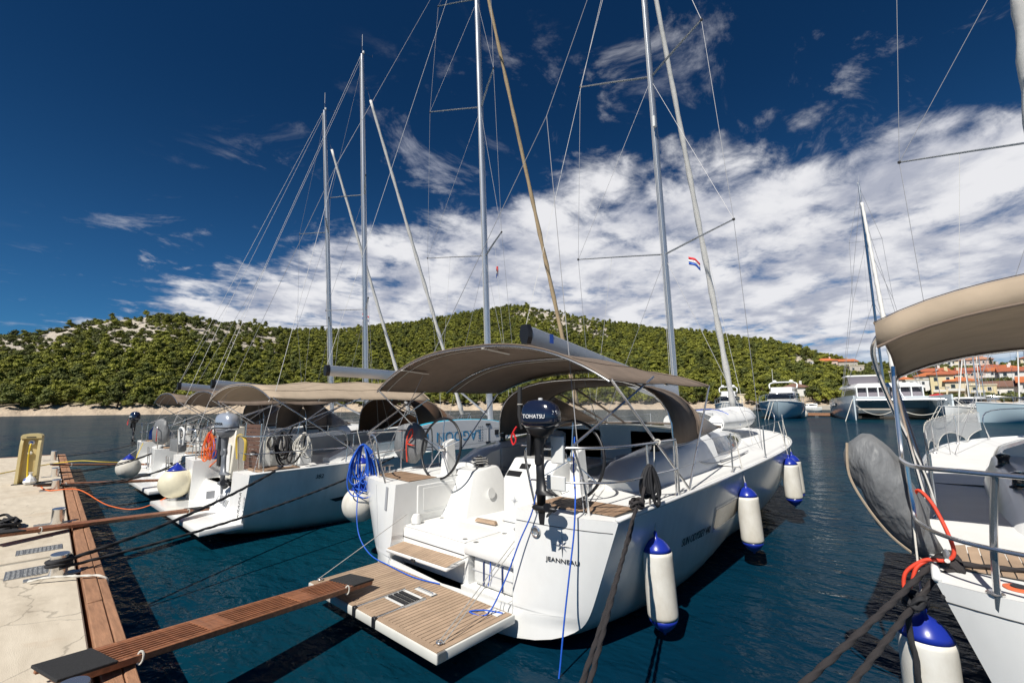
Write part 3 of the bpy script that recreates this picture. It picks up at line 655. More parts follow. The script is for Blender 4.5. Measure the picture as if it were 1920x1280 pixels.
BOL = [(4.10, -.35, 'nearest stainless bollard, cut by the bottom edge of the picture'), (7.75, -.36, 'stainless bollard with black mooring rope round it, near the checker plates'), (11.2, -.34, 'stainless bollard beside the black coiled rope'),
       (15.7, -.33, 'stainless bollard between the coiled rope and the power pedestal'), (18.8, -.33, 'stainless bollard next to the power pedestal foot'), (24.6, -.34, 'tall farthest bollard near the pontoon end')]
for s, n, lb in BOL: bollard(s, n, lb, .25 if s < 24 else .36)
# power pedestal
pp = thing('power_pedestal', 'tall beige plastic shore power pedestal with yellow cable on the pontoon', 'pedestal', dk(17.6, -.86), R(72))
obj('foot_plate', box(-.24, .24, -.16, .16, 0, .02, .004), 'rubber', pp)
obj('back_panel', xf(box(-.17, .17, .02, .10, .02, 1.22, .03, 2), RX(R(-1.5))), 'beige_plastic', pp, smooth=True)
for s in (-1, 1): obj('side_panel', loft([[Vector((s * .17 + dx, y, z)) for dx, y in ((-.03, .10), (.03, .10), (.03 , yb), (-.03, yb))] for z, yb in ((.02, -.12), (.5, -.10), (1.0, -.08), (1.18, -.03), (1.24, .03))]), 'beige_plastic', pp, smooth=True)
cp = obj('cap', loft([[Vector((x * w, y, z)) for x, y in ((-1, -.07), (1, -.07), (1, .11), (-1, .11))] for z, w in ((1.16, .20), (1.23, .20), (1.27, .16), (1.285, .08))]), 'beige_plastic', pp, smooth=True)
obj('slot', box(-.09, .09, -.078, -.06, 1.185, 1.205), 'black', cp)
sk = obj('socket', lathe([(.065, 0), (.065, .02), (.04, .035), (.001, .036)], 16, T(0, .02, 1.05) @ RX(R(90))), 'white_plastic', pp, smooth=True)
obj('socket_ring', lathe([(.03, .036), (.03, .044), (.001, .045)], 12, T(0, .02, 1.05) @ RX(R(90))), 'blue', sk)
obj('cable_gland', lathe([(.045, 0), (.045, .05), (.02, .06)], 12, T(0, .02, .78) @ RX(R(90))), 'white_plastic', pp, smooth=True)
obj('power_cable', tube(spline([(0, -.03, 1.03), (.0, -.08, .9), (-.01, -.05, .6), (.02, -.09, .25), (.05, -.14, .12)], 6), .017, 8), 'hose_yellow', pp, smooth=True)
cb = obj('blue_connector', lathe([(.03, 0), (.04, .04), (.04, .13), (.025, .17)], 12, T(.05, -.16, .05) @ RX(R(55))), 'blue', pp, smooth=True)
tag(obj('plastic_bag', xf((lambda q: q)(lathe([(.02, 0), (.14, .03), (.17, .10), (.12, .2), (.05, .27), (.03, .33), (.06, .38)], 9)), T(*(dk(17.35, -.82) + Vector((-.02, .02, 0)))) @ SC(1, .8, .8)), 'white_plastic'), 'crumpled white plastic bag of rubbish at the power pedestal foot', 'bag')
# coiled black rope lying on the slab
def coil_on_ground(c, r, n, rr, seed):
    g = random.Random(seed); P = []
    for i in range(n * 10):
        a = i * 2 * PI / 10; q = r * (.55 + .45 * math.sin(i * .37 + seed)) * g.uniform(.85, 1.1)
        P.append(Vector(c) + Vector((q * 1.55 * math.cos(a), q * .8 * math.sin(a), rr + .15 * (i / (n * 10)) * g.uniform(.6, 1.1))))
    return spline(P, 4)
cc = dk(11.35, -.95); tag(obj('coiled_rope', rope_vf(coil_on_ground(cc, .23, 9, .02, 1) + spline([cc + Vector((.25, -.05, .12)), cc + Vector((.1, -.5, .03)), cc + Vector((.0, -1.1, .02)), cc + Vector((.1, -1.7, .02))], 6), .019), 'rope_black', smooth='all'), 'heap of black rope lying on the concrete beside a bollard', 'rope')
# ------------------------------------------------------------------ gangplanks
def gangplank(a, b, w, label, slats=True, group='wooden gangplanks'):
    a, b = Vector(a), Vector(b); d = b - a; L = d.length; rz = math.atan2(d.y, d.x); tilt = math.asin(d.z / L)
    o = thing('gangplank', label, 'gangplank', a, rz, group); o.rotation_euler = (0, -tilt, rz)
    h = .055
    for s in (-1, 1): obj('side_rail', box(0, L, s * w / 2 - (.036 if s > 0 else 0), s * w / 2 + (0 if s > 0 else .036), -h, 0, .006), 'mahogany', o, smooth=True)
    obj('underboard', box(.02, L - .02, -w / 2 + .036, w / 2 - .036, -h + .005, -.022), 'mahogany', o)
    if slats:
        n = 7; gap = (w - .08) / n; bl = [(L * .02, L * .345), (L * .42, L * .655), (L * .73, L * .98)]; sol = [(L * .345, L * .42), (L * .655, L * .73)]
        for x0, x1 in bl:
            for i in range(n):
                y = -w / 2 + .04 + gap * i; obj('slat', box(x0, x1, y + .010, y + gap - .012, -.020, -.001, .003), 'mahogany', o)
        for x0, x1 in sol:
            for i in range(3):
                q = (w - .076) / 3; y = -w / 2 + .038 + q * i; obj('cross_board', box(x0, x1, y + .001, y + q - .001, -.024, .001, .002), 'mahogany', o)
    else:
        for i in range(3):
            q = (w - .076) / 3; y = -w / 2 + .038 + q * i; obj('board', box(.01, L - .01, y + .001, y + q - .001, -.024, .001, .002), 'mahogany', o)
    for x0, x1 in ((-.02, L * .11), (L * .89, L + .015)): obj('grip_mat', box(x0, x1, -w / 2 - .003, w / 2 + .003, -.014, .008, .004), 'carpet', o)
    for x in (L * .16, L * .86): obj('lashing', tube([(x + .03 * math.cos(t) * .4, -w / 2 + .002 - .035 * math.cos(t) * .5, -.025 + .045 * math.sin(t)) for t in [k * 2 * PI / 14 for k in range(14)]], .008, 6, closed=True), 'rope_white', o, smooth=True)
    return o
gangplank((-4.68, .38, .80), (-5.45, 3.2, .485), .40, 'long varnished mahogany gangplank with grooved slats and black carpet ends, nearest the camera')
gangplank((-10.0, .02, .86), (-11.45, 3.05, .52), .26, 'plain dark mahogany gangplank leading to the boat with the silver outboard', False)
gangplank((-15.9, .70, .82), (-16.75, 3.75, .50), .25, 'narrow reddish gangplank next to the cream ball fender', False)
gangplank((-21.45, 1.25, .80), (-21.9, 4.1, .50), .25, 'farthest thin red-brown gangplank with a yellow hose on it', False)
# ------------------------------------------------------------------ sailing yachts (local: x starboard, y forward from the transom, z above water)
class Hull:
    def __init__(s, L, B, fs, fb, cin=.42, cout=.88, flare=.2, zs=.03):
        s.L, s.B, s.fs, s.fb, s.cin, s.cout, s.fl, s.zs = L, B, fs, fb, cin, cout, flare, zs
    def hb(s, y):
        t = max(0, min(1, y / s.L))
        f = 1 - .035 * ((.42 - t) / .42) ** 2 if t < .42 else max(0, 1 - ((t - .42) / .58) ** 3.1) ** .8
        return max(.02, s.B / 2 * f)
    def sh(s, y): return s.fs + (s.fb - s.fs) * max(0, min(1, y / s.L)) ** 1.4
    def zb(s, y):
        t = y / s.L; return s.zs - .55 * max(0, math.sin(PI * min(1, t * 1.02))) ** .8 if t < .5 else s.zs - .55 + .25 * ((t - .5) / .5) ** 2
    def off(s, x, z, xe):
        w = min(1, abs(x) / max(xe, .8 * s.B * .4825)) ** 5; return lerp(s.cin * max(0, z) / s.fs, s.cout, w)
    def sec(s, y, n=24):
        t = y / s.L; h, z0, zb = s.hb(y), s.sh(y), s.zb(y); e = lerp(13, 3.4, sm(t, 0, .4)) if t < .5 else lerp(3.2, 1.5, sm(t, .5, 1)); fl = lerp(s.fl, s.fl * .75, sm(t, 0, .3)) if t < .6 else lerp(s.fl * .75, .42, sm(t, .6, 1))
        out = []
        for k in range(n + 1):
            u = 1 - (1 - k / n) ** 1.35; z = z0 - u * (z0 - zb); x = h * (1 - fl * u) * max(0, 1 - u ** e) ** lerp(.45, .6, sm(t, 0, .4)); out.append((x, z))
        return out
    def pos(s, x, y, z, xe): return Vector((x, y + s.off(x, z, xe) * max(0, 1 - y / 3), z))
    def edge(s, y, inset=0, dz=0):
        h = s.hb(y); return s.pos(h - inset, y, s.sh(y), h) + Vector((0, 0, dz))
def stations(L, n=26): return [L * (i / n) ** 1.15 for i in range(n + 1)]
def hull_mesh(H, parent, m='gelcoat_hull', xo=1.1, zp=.36, yck=5.0, deck='gelcoat_matte', band=None):
    ys = stations(H.L); rows = []
    for y in ys:
        s = H.sec(y); xe = s[0][0]; rows.append([H.pos(x, y, z, x) for x, z in s] + [H.pos(-x, y, z, x) for x, z in reversed(s[:-1])])
    o = obj('hull', loft(rows, closed=False), m, parent, smooth='all')
    # transom
    s = H.sec(0); mb = MB(); g = []; xe0 = s[0][0]
    for sd in (1, -1):
        g = []
        for x, z in s[:-1]:
            xi = min(x, xo) if z > zp else 0
            g.append([H.pos(sd * lerp(x, xi, t / 12), 0, z, x) for t in range(13)])
        V = [p for r_ in g for p in r_]; F = [(i * 13 + k, i * 13 + k + 1, (i + 1) * 13 + k + 1, (i + 1) * 13 + k) if sd > 0 else (i * 13 + k, (i + 1) * 13 + k, (i + 1) * 13 + k + 1, i * 13 + k + 1) for i in range(len(g) - 1) for k in range(12)]
        mb.add(V, F)
        mb.add([H.pos(sd * xo, 0, zp - .1, xe0), H.pos(sd * xo, 0, H.fs, xe0), (sd * xo, 2.4, H.fs), (sd * xo, 2.4, zp - .1)], [(0, 1, 2, 3) if sd > 0 else (3, 2, 1, 0)])
    obj('transom', mb, 'gelcoat', parent, smooth=True)
    # deck
    mb = MB()
    for sd in (1, -1):
        for ya, yb, xi in ((0, yck, xo), (yck, H.L, 0)):
            yy = [ya] + [y for y in ys if ya + .05 < y < yb - .05] + [yb]; g = []
            for y in yy:
                h = H.hb(y); g.append([H.pos(sd * lerp(h, min(xi, h), (t / 4)), y, H.sh(y) + .05 * (1 - (lerp(h, min(xi, h), t / 4) / max(h, .1)) ** 2) * (1 if xi == 0 else 0), h) for t in range(5)])
            V = [p for r_ in g for p in r_]; mb.add(V, [(i * 5 + k, i * 5 + k + 1, (i + 1) * 5 + k + 1, (i + 1) * 5 + k) if sd < 0 else (i * 5 + k, (i + 1) * 5 + k, (i + 1) * 5 + k + 1, i * 5 + k + 1) for i in range(len(g) - 1) for k in range(4)])
    obj('deck', mb, deck, parent, smooth=True)
    for sd in (1, -1): obj('toe_rail', tube([H.pos(sd * (H.hb(y) - .012), y, H.sh(y), H.hb(y)) + Vector((0, 0, .012)) for y in ys], .026, 6), 'gelcoat', parent, smooth='all')
    if band:
        mb = MB(); z0, z1 = band
        for sd in (1, -1):
            g = []
            for y in ys:
                ss = H.sec(y); q = []
                for zz in (z0, z1):
                    for (xa, za), (xb, zb) in zip(ss, ss[1:]):
                        if zb <= zz <= za: q.append(H.pos(sd * (lerp(xa, xb, (za - zz) / max(za - zb, 1e-6)) + .004), y, zz, lerp(xa, xb, .5))); break
                if len(q) == 2: g.append(q)
            mb.add([p for r_ in g for p in r_], [(i * 2, i * 2 + 1, i * 2 + 3, i * 2 + 2) for i in range(len(g) - 1)])
        obj('waterline_stripe', mb, 'antifoul', o)
    return o
def hull_side(H, y, z):
    ss = H.sec(y)
    for (xa, za), (xb, zb) in zip(ss, ss[1:]):
        if zb <= z <= za: return lerp(xa, xb, (za - z) / max(za - zb, 1e-6))
    return ss[0][0]
def coachroof(H, parent, y0, y1, w0, w1, h0, h1, win=(.08, .62), m='gelcoat'):
    secs = []; n = 12
    for i in range(n + 1):
        t = i / n; y = lerp(y0, y1, t); w = lerp(w0, w1, t ** 1.6); base = H.sh(y) - .02; h = lerp(h0, h1, t ** 1.3)
        secs.append([Vector((x * w, y, base + z * h)) for x, z in ((1.08, 0), (1.02, .45), (.95, .82), (.84, .97), (.45, 1.08), (0, 1.12), (-.45, 1.08), (-.84, .97), (-.95, .82), (-1.02, .45), (-1.08, 0))])
    V, F = loft(secs, closed=False); k = 11
    F = list(F) + [tuple(range(k)), tuple(reversed(range(n * k, n * k + k)))]
    o = obj('coachroof', (V, F), m, parent, smooth=True)
    for sd in (1, -1):
        P0 = []; P1 = []
        for i in range(13):
            t = lerp(win[0], win[1], i / 12); y = lerp(y0, y1, t); w = lerp(w0, w1, t ** 1.6); base = H.sh(y) - .02; h = lerp(h0, h1, t ** 1.3); q = math.sin(PI * min(1, max(0, .06 + .88 * i / 12))) ** .4
            zc, hh = .50, .26 * q; fx = lambda z: lerp(1.08, 1.02, z / .45) if z < .45 else lerp(1.02, .95, (z - .45) / .37)
            P0.append(Vector((sd * (fx(zc - hh) * w + .028), y, base + (zc - hh) * h))); P1.append(Vector((sd * (fx(zc + hh) * w + .028), y, base + (zc + hh) * h)))
        V = [p for ab in zip(P0, P1) for p in ab]; obj('side_window', (V, [(i * 2, i * 2 + 2, i * 2 + 3, i * 2 + 1) for i in range(12)]), 'dark_glass', o)
        yb = lerp(y0, y1, .3); wb = lerp(w0, w1, .12) * .72; zb = H.sh(yb) + lerp(h0, h1, .2) * 1.05
        obj('handrail', tube(spline([(sd * wb, yb, zb), (sd * wb, yb + .05, zb + .06), (sd * wb * .96, yb + .8, zb + .05), (sd * wb * .92, yb + 1.5, zb + .02), (sd * wb * .92, yb + 1.55, zb - .05)], 4), .014, 6), 'stainless', o, smooth=True)
    return o
def canopy(W, y0, y1, zc0, zc1, zt0, zt1, sag_=.05, e=2.5, ny=14, nx=22, lip=.07, arches=(0, .5, 1)):
    secs = []
    for j in range(ny + 1):
        t = j / ny; dip = 0
        for a, b in zip(arches, arches[1:]):
            if a <= t <= b: dip = math.sin(PI * (t - a) / (b - a)) * sag_
        row = []
        for i in range(nx + 1):
            x = -1 + 2 * i / nx; x = math.copysign(abs(x) ** .8, x); zc, zt = lerp(zc0, zc1, t), lerp(zt0, zt1, t) + .04 * math.sin(PI * t)
            row.append(Vector((x * W * (1 - .012 * math.sin(PI * t)), lerp(y0, y1, t) , zc + (zt - zc) * (1 - abs(x) ** e) - dip * (1 - .5 * abs(x)))))
        secs.append(row)
    return secs
def bimini(parent, W, y0, y1, zc0, zc1, zt0, zt1, m='canvas', struts=(), sag_=.05, e=2.5, tub='stainless', name='bimini', under=None, arches=(0, .5, 1)):
    secs = canopy(W, y0, y1, zc0, zc1, zt0, zt1, sag_, e, arches=arches)
    o = obj(name, thick(loft(secs, closed=False), .008), m, parent, smooth='all')
    ny = len(secs) - 1; mb = MB()
    for a in arches:
        row = secs[int(round(a * ny))]; obj('bow_tube', tube([p - Vector((0, 0, .026)) for p in row], .014, 7), tub, o, smooth=True)
    for fx_ in (3, 8, 14, 19): obj('canopy_seam', tube([s[fx_] + Vector((0, 0, .007)) for s in secs], .0042, 5), 'canvas_dark', o)
    mb = MB()
    for r_ in (secs[0], secs[-1]): mb += tube(r_, .012, 6)
    mb += tube([s[0] for s in secs], .010, 6); mb += tube([s[-1] for s in secs], .010, 6)
    obj('hem', mb, m, o, smooth=True)
    mb = MB()
    for a in arches[:-1]:
        row = secs[int(round(a * ny))]; nxt = secs[min(ny, int(round(a * ny)) + 1)]
        mb += tube([lerp(p, q, .75) * Vector((.985, 1, 1)).x if False else Vector((lerp(p, q, .75).x * .984, lerp(p, q, .75).y, lerp(p, q, .75).z - .020)) for p, q in zip(row, nxt)], .0055, 5)
    obj('piping', mb, 'piping', o, smooth=True)
    for a, b in struts: obj('strut', tube([a, b], .0145, 8), tub, o, smooth=True)
    return o
def dodger(parent, W, ya, yb, zb, zt, m='canvas', clear=True, wf=1.25, dark='canvas_dark'):
    """spray hood: aft arch, forward arch, clear front and side panels"""
    def arch(y, w, z0, z1, n=20, e=2.3): return [Vector((w * math.copysign(abs(math.cos(PI * k / n)) ** .75, math.cos(PI * k / n)), y, z0 + (z1 - z0) * math.sin(PI * k / n) ** .62)) for k in range(n + 1)]
    ym = lerp(ya, yb, .42); A0 = arch(ya, W, zb, zt); A1 = arch(ym, W * .96, zb + .02, zt - .10); A2 = [Vector((wf * math.cos(PI * k / 20), yb - .12 * abs(math.cos(PI * k / 20)) ** 3, zb + .13 + .05 * math.sin(PI * k / 20))) for k in range(21)]
    o = obj('sprayhood', thick(loft([A0, [lerp(p, q, .5) - Vector((0, 0, .015)) for p, q in zip(A0, A1)], A1], closed=False), .007), m, parent, smooth='all')
    V, F = loft([A1, [lerp(p, q, .5) + Vector((0, 0, .03)) for p, q in zip(A1, A2)], A2], closed=False)
    obj('clear_panel', (V, F), 'vinyl', o, smooth='all')
    mb = MB()
    for k in (5, 7, 12, 14):
        mb.add(*thick(loft([[A1[k] + Vector((0, 0, .006)), A1[k] + (A1[k + 1] - A1[k]) * .28 + Vector((0, 0, .006))], [A2[k] + Vector((0, 0, .006)), A2[k] + (A2[k + 1] - A2[k]) * .28 + Vector((0, 0, .006))]], closed=False), .008))
    mb += tube([p + Vector((0, 0, .01)) for p in A2], .028, 6); mb += tube(A1, .020, 6)
    obj('panel_frame', mb, dark, o, smooth=True)
    obj('arch_tube', tube([p - Vector((0, 0, .02)) for p in A0], .0145, 8), 'stainless', o, smooth=True)
    for sd in (0, 1):
        i0 = slice(0, 6) if sd == 0 else slice(15, 21)
        a, bq = A1[i0], A2[i0]; V, F = loft([[p + Vector((0, 0, .012)) for p in a], [lerp(p, q, .97) + Vector((0, 0, .012)) for p, q in zip(a, bq)]], closed=False)
        obj('side_panel', thick((V, F), .006), m, o, smooth='all')
    obj('hem', tube(A0, .012, 6), m, o, smooth=True)
    return o
def furled(P0, P1, r0, r1, n=40):
    P = [Vector(P0).lerp(Vector(P1), i / n) for i in range(n + 1)]
    rr = [(lerp(r0, r1, i / n)) * (1 + .10 * math.sin(i * 1.9)) for i in range(n + 1)]
    return tube(P, rr, 10, lob=.10, lobes=2, pitch=1.3)
def rig(parent, my, z0, zt, rake, spr, chain, bow, stern, sailm='sail', boom=None, mr=.085, genoa=(.075, .05), top=True, split=None, wire=.0055, boom_m='alu_grey', lead=.9):
    def mp(z): return Vector((0, my - math.tan(R(rake)) * (z - z0), z))
    n = 12; secs = []
    for i in range(n + 1):
        c = mp(lerp(z0, zt, i / n)); q = mr * (1 if i < 9 else lerp(1, .78, (i - 9) / 3))
        secs.append([c + Vector((.72 * q * math.cos(a), q * math.sin(a), 0)) for a in [2 * PI * k / 14 for k in range(14)]])
    mast = obj('mast', loft(secs), 'alu', parent, smooth=True)
    obj('sail_track', loft([[mp(z) + Vector((dx, -mr - .012 + dy, 0)) for dx, dy in ((-.018, 0), (.018, 0), (.018, .03), (-.018, .03))] for z in (z0 + 1.0, zt - .15)]), 'alu_grey', mast)
    tips = {}
    def wr(nme, p, q, rr=wire, mm='wire'): obj(nme, tube([p, q], rr, 5), mm, parent)
    for (z, w, sw) in spr:
        r_ = mp(z)
        for sd in (1, -1):
            tp = r_ + Vector((sd * w, -sw, .06)); tips[(z, sd)] = tp
            q = obj('spreader', tube([r_ + Vector((sd * .05, 0, 0)), lerp(r_, tp, .5), tp], [.038, .034, .026], 8, flat=.5), 'alu', mast, smooth=True)
            obj('tip_boot', lathe([(.001, -.03), (.03, -.02), (.03, .02), (.001, .03)], 8, T(*tp)), 'rubber', q, smooth=True)
    if top:
        c = mp(zt)
        a = obj('wind_vane', tube([c, c + Vector((.0, -.1, .55))], .006, 5), 'ink', mast); obj('vane_arm', tube([c + Vector((0, .1, .1)), c + Vector((0, .5, .16)), c + Vector((0, .5, .3))], .006, 5), 'ink', mast)
        obj('masthead_light', lathe([(.05, 0), (.05, .1), (.02, .12)], 8, T(*(c + Vector((.1, 0, 0))))), 'white_plastic', mast)
        obj('aerial', tube([c, c + Vector((-.06, 0, 1.05))], .009, 5), 'white_plastic', mast)
    cx, cy, cz = chain
    for sd in (1, -1):
        ch = Vector((sd * cx, cy, cz)); prev = ch
        for (z, w, sw) in spr: wr('shroud', prev, tips[(z, sd)]); prev = tips[(z, sd)]
        wr('shroud', prev, mp(zt - .4))
        wr('lower_shroud', ch + Vector((-sd * .06, .08, 0)), mp(spr[0][0] - .1))
        for (a, b) in zip(spr, spr[1:]): wr('diagonal_shroud', tips[(a[0], sd)], mp(b[0] - .1))
    fs = Vector(bow); ft = mp(zt - lead)
    d = ft - fs; gt = fs + d * .93
    obj('furled_genoa', furled(fs + d * .035, gt, *genoa), sailm, parent, smooth='all')
    wr('forestay', fs, ft)
    wr('backstay', mp(zt - .1), Vector(stern[0]) if split is None else Vector(split))
    if split is not None:
        for q in stern: wr('backstay_leg', Vector(split), Vector(q))
    # halyards and lazy lines led down the mast
        for k in range(3): wr('halyard', mp(zt - .2) + Vector((.02 * k, -.12, 0)), mp(z0 + .8) + Vector((.07 * (k - 1), -.12 - .05 * k, 0)), .0045, 'wire_light')
    wr('flag_line', tips[(spr[0][0], 1)] * .6 + mp(spr[0][0]) * .4, Vector((cx * .95, cy - .3, cz + .1)), .004, 'wire_light')
    wr('flag_line', tips[(spr[0][0], -1)] * .6 + mp(spr[0][0]) * .4, Vector((-cx * .95, cy - .3, cz + .1)), .004, 'wire_light')
    if boom:
        g, e_, br = mp(boom[0]) + Vector((0, -.12, 0)), Vector(boom[1]), boom[2]
        d = (e_ - g); secs = []
        for t, q in ((0, .75), (.02, 1), (.97, 1), (1, .9)):
            c = g + d * t; secs.append([c + Vector((x * br * q, 0, z * br * q)) for x, z in ((.35, -1.0), (.55, -.5), (.62, .4), (.55, .9), (.3, 1.05), (-.3, 1.05), (-.55, .9), (-.62, .4), (-.55, -.5), (-.35, -1.0))])
        bo = obj('boom', loft(secs), boom_m, parent, smooth=True)
        ec = e_; obj('boom_end_cap', loft([[p + Vector((0, dy, 0)) for p in [ec + Vector((x * br * 1.03, 0, z * br * 1.03)) for x, z in ((.35, -1.0), (.62, -.3), (.62, .4), (.4, 1.05), (-.4, 1.05), (-.62, .4), (-.62, -.3), (-.35, -1.0))]] for dy in (-.05, .06)]), 'black', bo)
        obj('topping_lift', tube([e_ + Vector((0, 0, br)), mp(zt - .15) + Vector((0, -.1, 0))], .005, 4), 'wire_light', parent)
        obj('vang', tube([mp(z0 + .35) + Vector((0, -.1, 0)), g + d * .28 - Vector((0, 0, br))], .035, 8), 'alu', parent, smooth=True)
        ms = g + d * .75; [wr('mainsheet', ms + Vector((k * .05, 0, -br)), Vector((k * .3, ms.y + .3, z0 + .05)), .007, 'rope_grey') for k in (1, -1)]
    return mp
def rail(parent, pts, r=.0125, name='rail', n=6): return obj(name, tube(spline(pts, n), r, 8), 'stainless', parent, smooth=True)
def stanchions(H, parent, ys, h=.62, lean=0):
    for sd in (1, -1):
        for y in ys:
            b = H.edge(y, .10); b.x *= sd; t = b + Vector((0, 0, h))
            q = obj('stanchion', tube([b, t], [.0125, .0125], 8), 'stainless', parent, smooth=True); obj('stanchion_foot', lathe([(.035, 0), (.035, .008), (.02, .03)], 10, T(*b)), 'stainless', q)
    for sd in (1, -1):
        for hh in (h - .02, h * .52): obj('lifeline', tube([Vector((sd * H.edge(y, .10).x, H.edge(y, .10).y, H.edge(y, .10).z + hh)) for y in ys], .0035, 5), 'wire', parent)
def pulpit(H, parent, yb):
    L = H.L; a, b = H.edge(yb, .1), H.edge(L - .25, .05); z = a.z
    P = [a, a + Vector((0, .05, .62)), Vector((.32, L - .1, H.fb + .66)), Vector((-.32, L - .1, H.fb + .66)), Vector((-a.x, a.y + .05, a.z + .62)), Vector((-a.x, a.y, a.z))]
    q = rail(parent, P, name='pulpit')
    for sd in (1, -1): rail(q, [(sd * .30, L - .15, H.fb + .64), (sd * .16, L - .35, H.fb + .02)], name='pulpit_leg')
def wheel(parent, x, y, z, r, spokes=5, tilt=10, m='black', name='steering_wheel'):
    M = T(x, y, z) @ RX(R(90 - tilt)); mb = tube([(r * math.cos(a), r * math.sin(a), 0) for a in [2 * PI * k / 48 for k in range(48)]], .020, 8, closed=True)
    o = obj(name, xf(mb, M), m, parent, smooth='all'); sp = MB()
    for k in range(spokes):
        a = PI / 2 + 2 * PI * k / spokes; sp += xf(tube([(0, 0, -.02), (r * .96 * math.cos(a), r * .96 * math.sin(a), 0)], .0085, 6), M)
    obj('spoke', sp, 'stainless', o, smooth=True); obj('hub', xf(lathe([(.05, -.05), (.05, .01), (.03, .035), (.001, .04)], 14), M), 'stainless', o, smooth=True)
    return o
def winch(parent, x, y, z, s=1, name='winch'):
    o = obj(name, lathe([(.085 * s, 0), (.085 * s, .02), (.062 * s, .035), (.055 * s, .09), (.066 * s, .12), (.072 * s, .135), (.072 * s, .15), (.045 * s, .165), (.001, .165)], 18, T(x, y, z)), 'black_gloss', parent, smooth=True)
    obj('winch_cap', lathe([(.03 * s, .164), (.03 * s, .175), (.001, .176)], 12, T(x, y, z)), 'stainless', o); return o
def rope_coil(name, c, r, h, loops, rr, m, label, cat='rope', seed=1, axis=(1, 0, 0), parent=None, top=True):
    """a rope hung up in long uneven loops, gathered at the top"""
    g = random.Random(seed); P = []; ax = Vector(axis).normalized(); nx = Vector((0, 0, 1)).cross(ax); c = Vector(c)
    for i in range(loops):
        w = r * g.uniform(.35, 1.15); hh = h * g.uniform(.62, 1.1); d = g.uniform(-.55, .55) * r; sk = g.uniform(-.35, .35) * r
        for k in range(10):
            a = 2 * PI * k / 10 + PI / 2; low = (1 - math.sin(a)) / 2
            P.append(c + ax * (w * math.cos(a) * (.35 + .65 * low ** .6) + sk * low) + nx * (d * (.3 + .7 * low)) + Vector((0, 0, -hh * low + g.uniform(-.01, .01))))
    o = obj(name, tube(spline(P, 5), rr, 6), m, parent, smooth='all')
    if not parent: tag(o, label, cat)
    return o
# ------------------------------------------------------------------ the main yacht
MX, MY = -4.82, 3.95
main = thing('sailing_yacht', 'large white sailing yacht in the centre with taupe bimini and teak swim platform lowered', 'sailing yacht', (MX, MY, 0), 0, 'sailing yachts moored stern-to')
H = Hull(12.9, 5.0, 1.42, 1.74, .10, .30, .215)
hm = hull_mesh(H, main, xo=1.2, zp=.36, yck=4.6, band=(-.05, .085))
def mpt(x, y, z): return Vector((x + MX, y + MY, z))
# hull window set in a recess, name lettering
for y0, y1, z0, z1 in ((3.15, 4.25, .76, 1.08),):
    def hp(y, z, d): return H.pos(hull_side(H, y, z) + d, y, z, hull_side(H, y, z))
    def quad(u, v, d, e=0): return hp(lerp(y0 - e, y1 + e, u), lerp(lerp(z0, z0 + .05, u) - e, lerp(z1 - .03, z1, u) + e, v), d)
    fr = obj('window_frame', loft([[quad(u / 8, v / 3, .006, .035) for v in range(4)] for u in range(9)], closed=False), 'gelcoat', main)
    obj('pane', loft([[quad(u / 8, v / 3, .010) for v in range(4)] for u in range(9)], closed=False), 'window_brown', fr)
nl = lettering('name_lettering', 'SUN ODYSSEY 440', .150, Matrix.Identity(4), 'ink', main, sx=.84)
for v in nl.data.vertices: y_, z_ = 2.52 + v.co.x, .80 + v.co.y; v.co = H.pos(hull_side(H, y_, z_) + .005 + v.co.z, y_, z_, hull_side(H, y_, z_))
# maker's star and name on the starboard transom panel
def tr_frame(x, z, dx=.12):
    p = lambda a, b: H.pos(a, 0, b, hull_side(H, 0, b)); c = p(x, z); rt = p(x + dx, z) - p(x - dx, z); up = p(x, z + .1) - p(x, z - .1); n = rt.normalized().cross(up.normalized()); return frame_at(c + n * .008, rt, up)
obj('star_emblem', star_vf(.12, tr_frame(1.82, 1.12)), 'stainless', main)
jl = lettering('maker_lettering', 'JEANNEAU', .062, Matrix.Identity(4), 'ink', main, sx=1.25)
for v in jl.data.vertices: v.co = H.pos(1.82 + v.co.x, 0, .965 + v.co.y, hull_side(H, 0, .965 + v.co.y)) + Vector((0, -.010 - v.co.z, 0))
obj('drain_outlet', lathe([(.062, 0), (.062, .012), (.045, .02), (.035, .008), (.001, .004)], 20, tr_frame(1.50, 1.22)), 'stainless', main, smooth=True)
# rub line on the transom top and centre seam of the starboard corner
xe = H.sec(0)[0][0]
obj('transom_seam', tube([H.pos(1.22 + (hull_side(H, 0, 1.30) - 1.24) * k / 8, 0, 1.30, hull_side(H, 0, 1.30)) + Vector((0, -.002, 0)) for k in range(9)], .004, 5), 'seam', main)
# small fittings on the port panel
for x_, z_, r_ in ((-1.95, .62, .03), (-1.72, .52, .035), (-1.36, 1.10, .035)): obj('skin_fitting', lathe([(r_, 0), (r_, .008), (r_ * .6, .012), (.001, .006)], 14, tr_frame(x_, z_, -.12) @ RX(0)), 'black', main, smooth=True)
obj('drain_slot', xf(box(-.03, .03, -.17, .17, 0, .006, .002), tr_frame(-1.42, 1.2, .12)), 'ink_grey', main); obj('panel_joint', tube([H.pos(-1.62 - .02 * k, 0, .40 + .12 * k, hull_side(H, 0, .40 + .12 * k)) + Vector((0, -.002, 0)) for k in range(9)], .0035, 5), 'ink_grey', main)
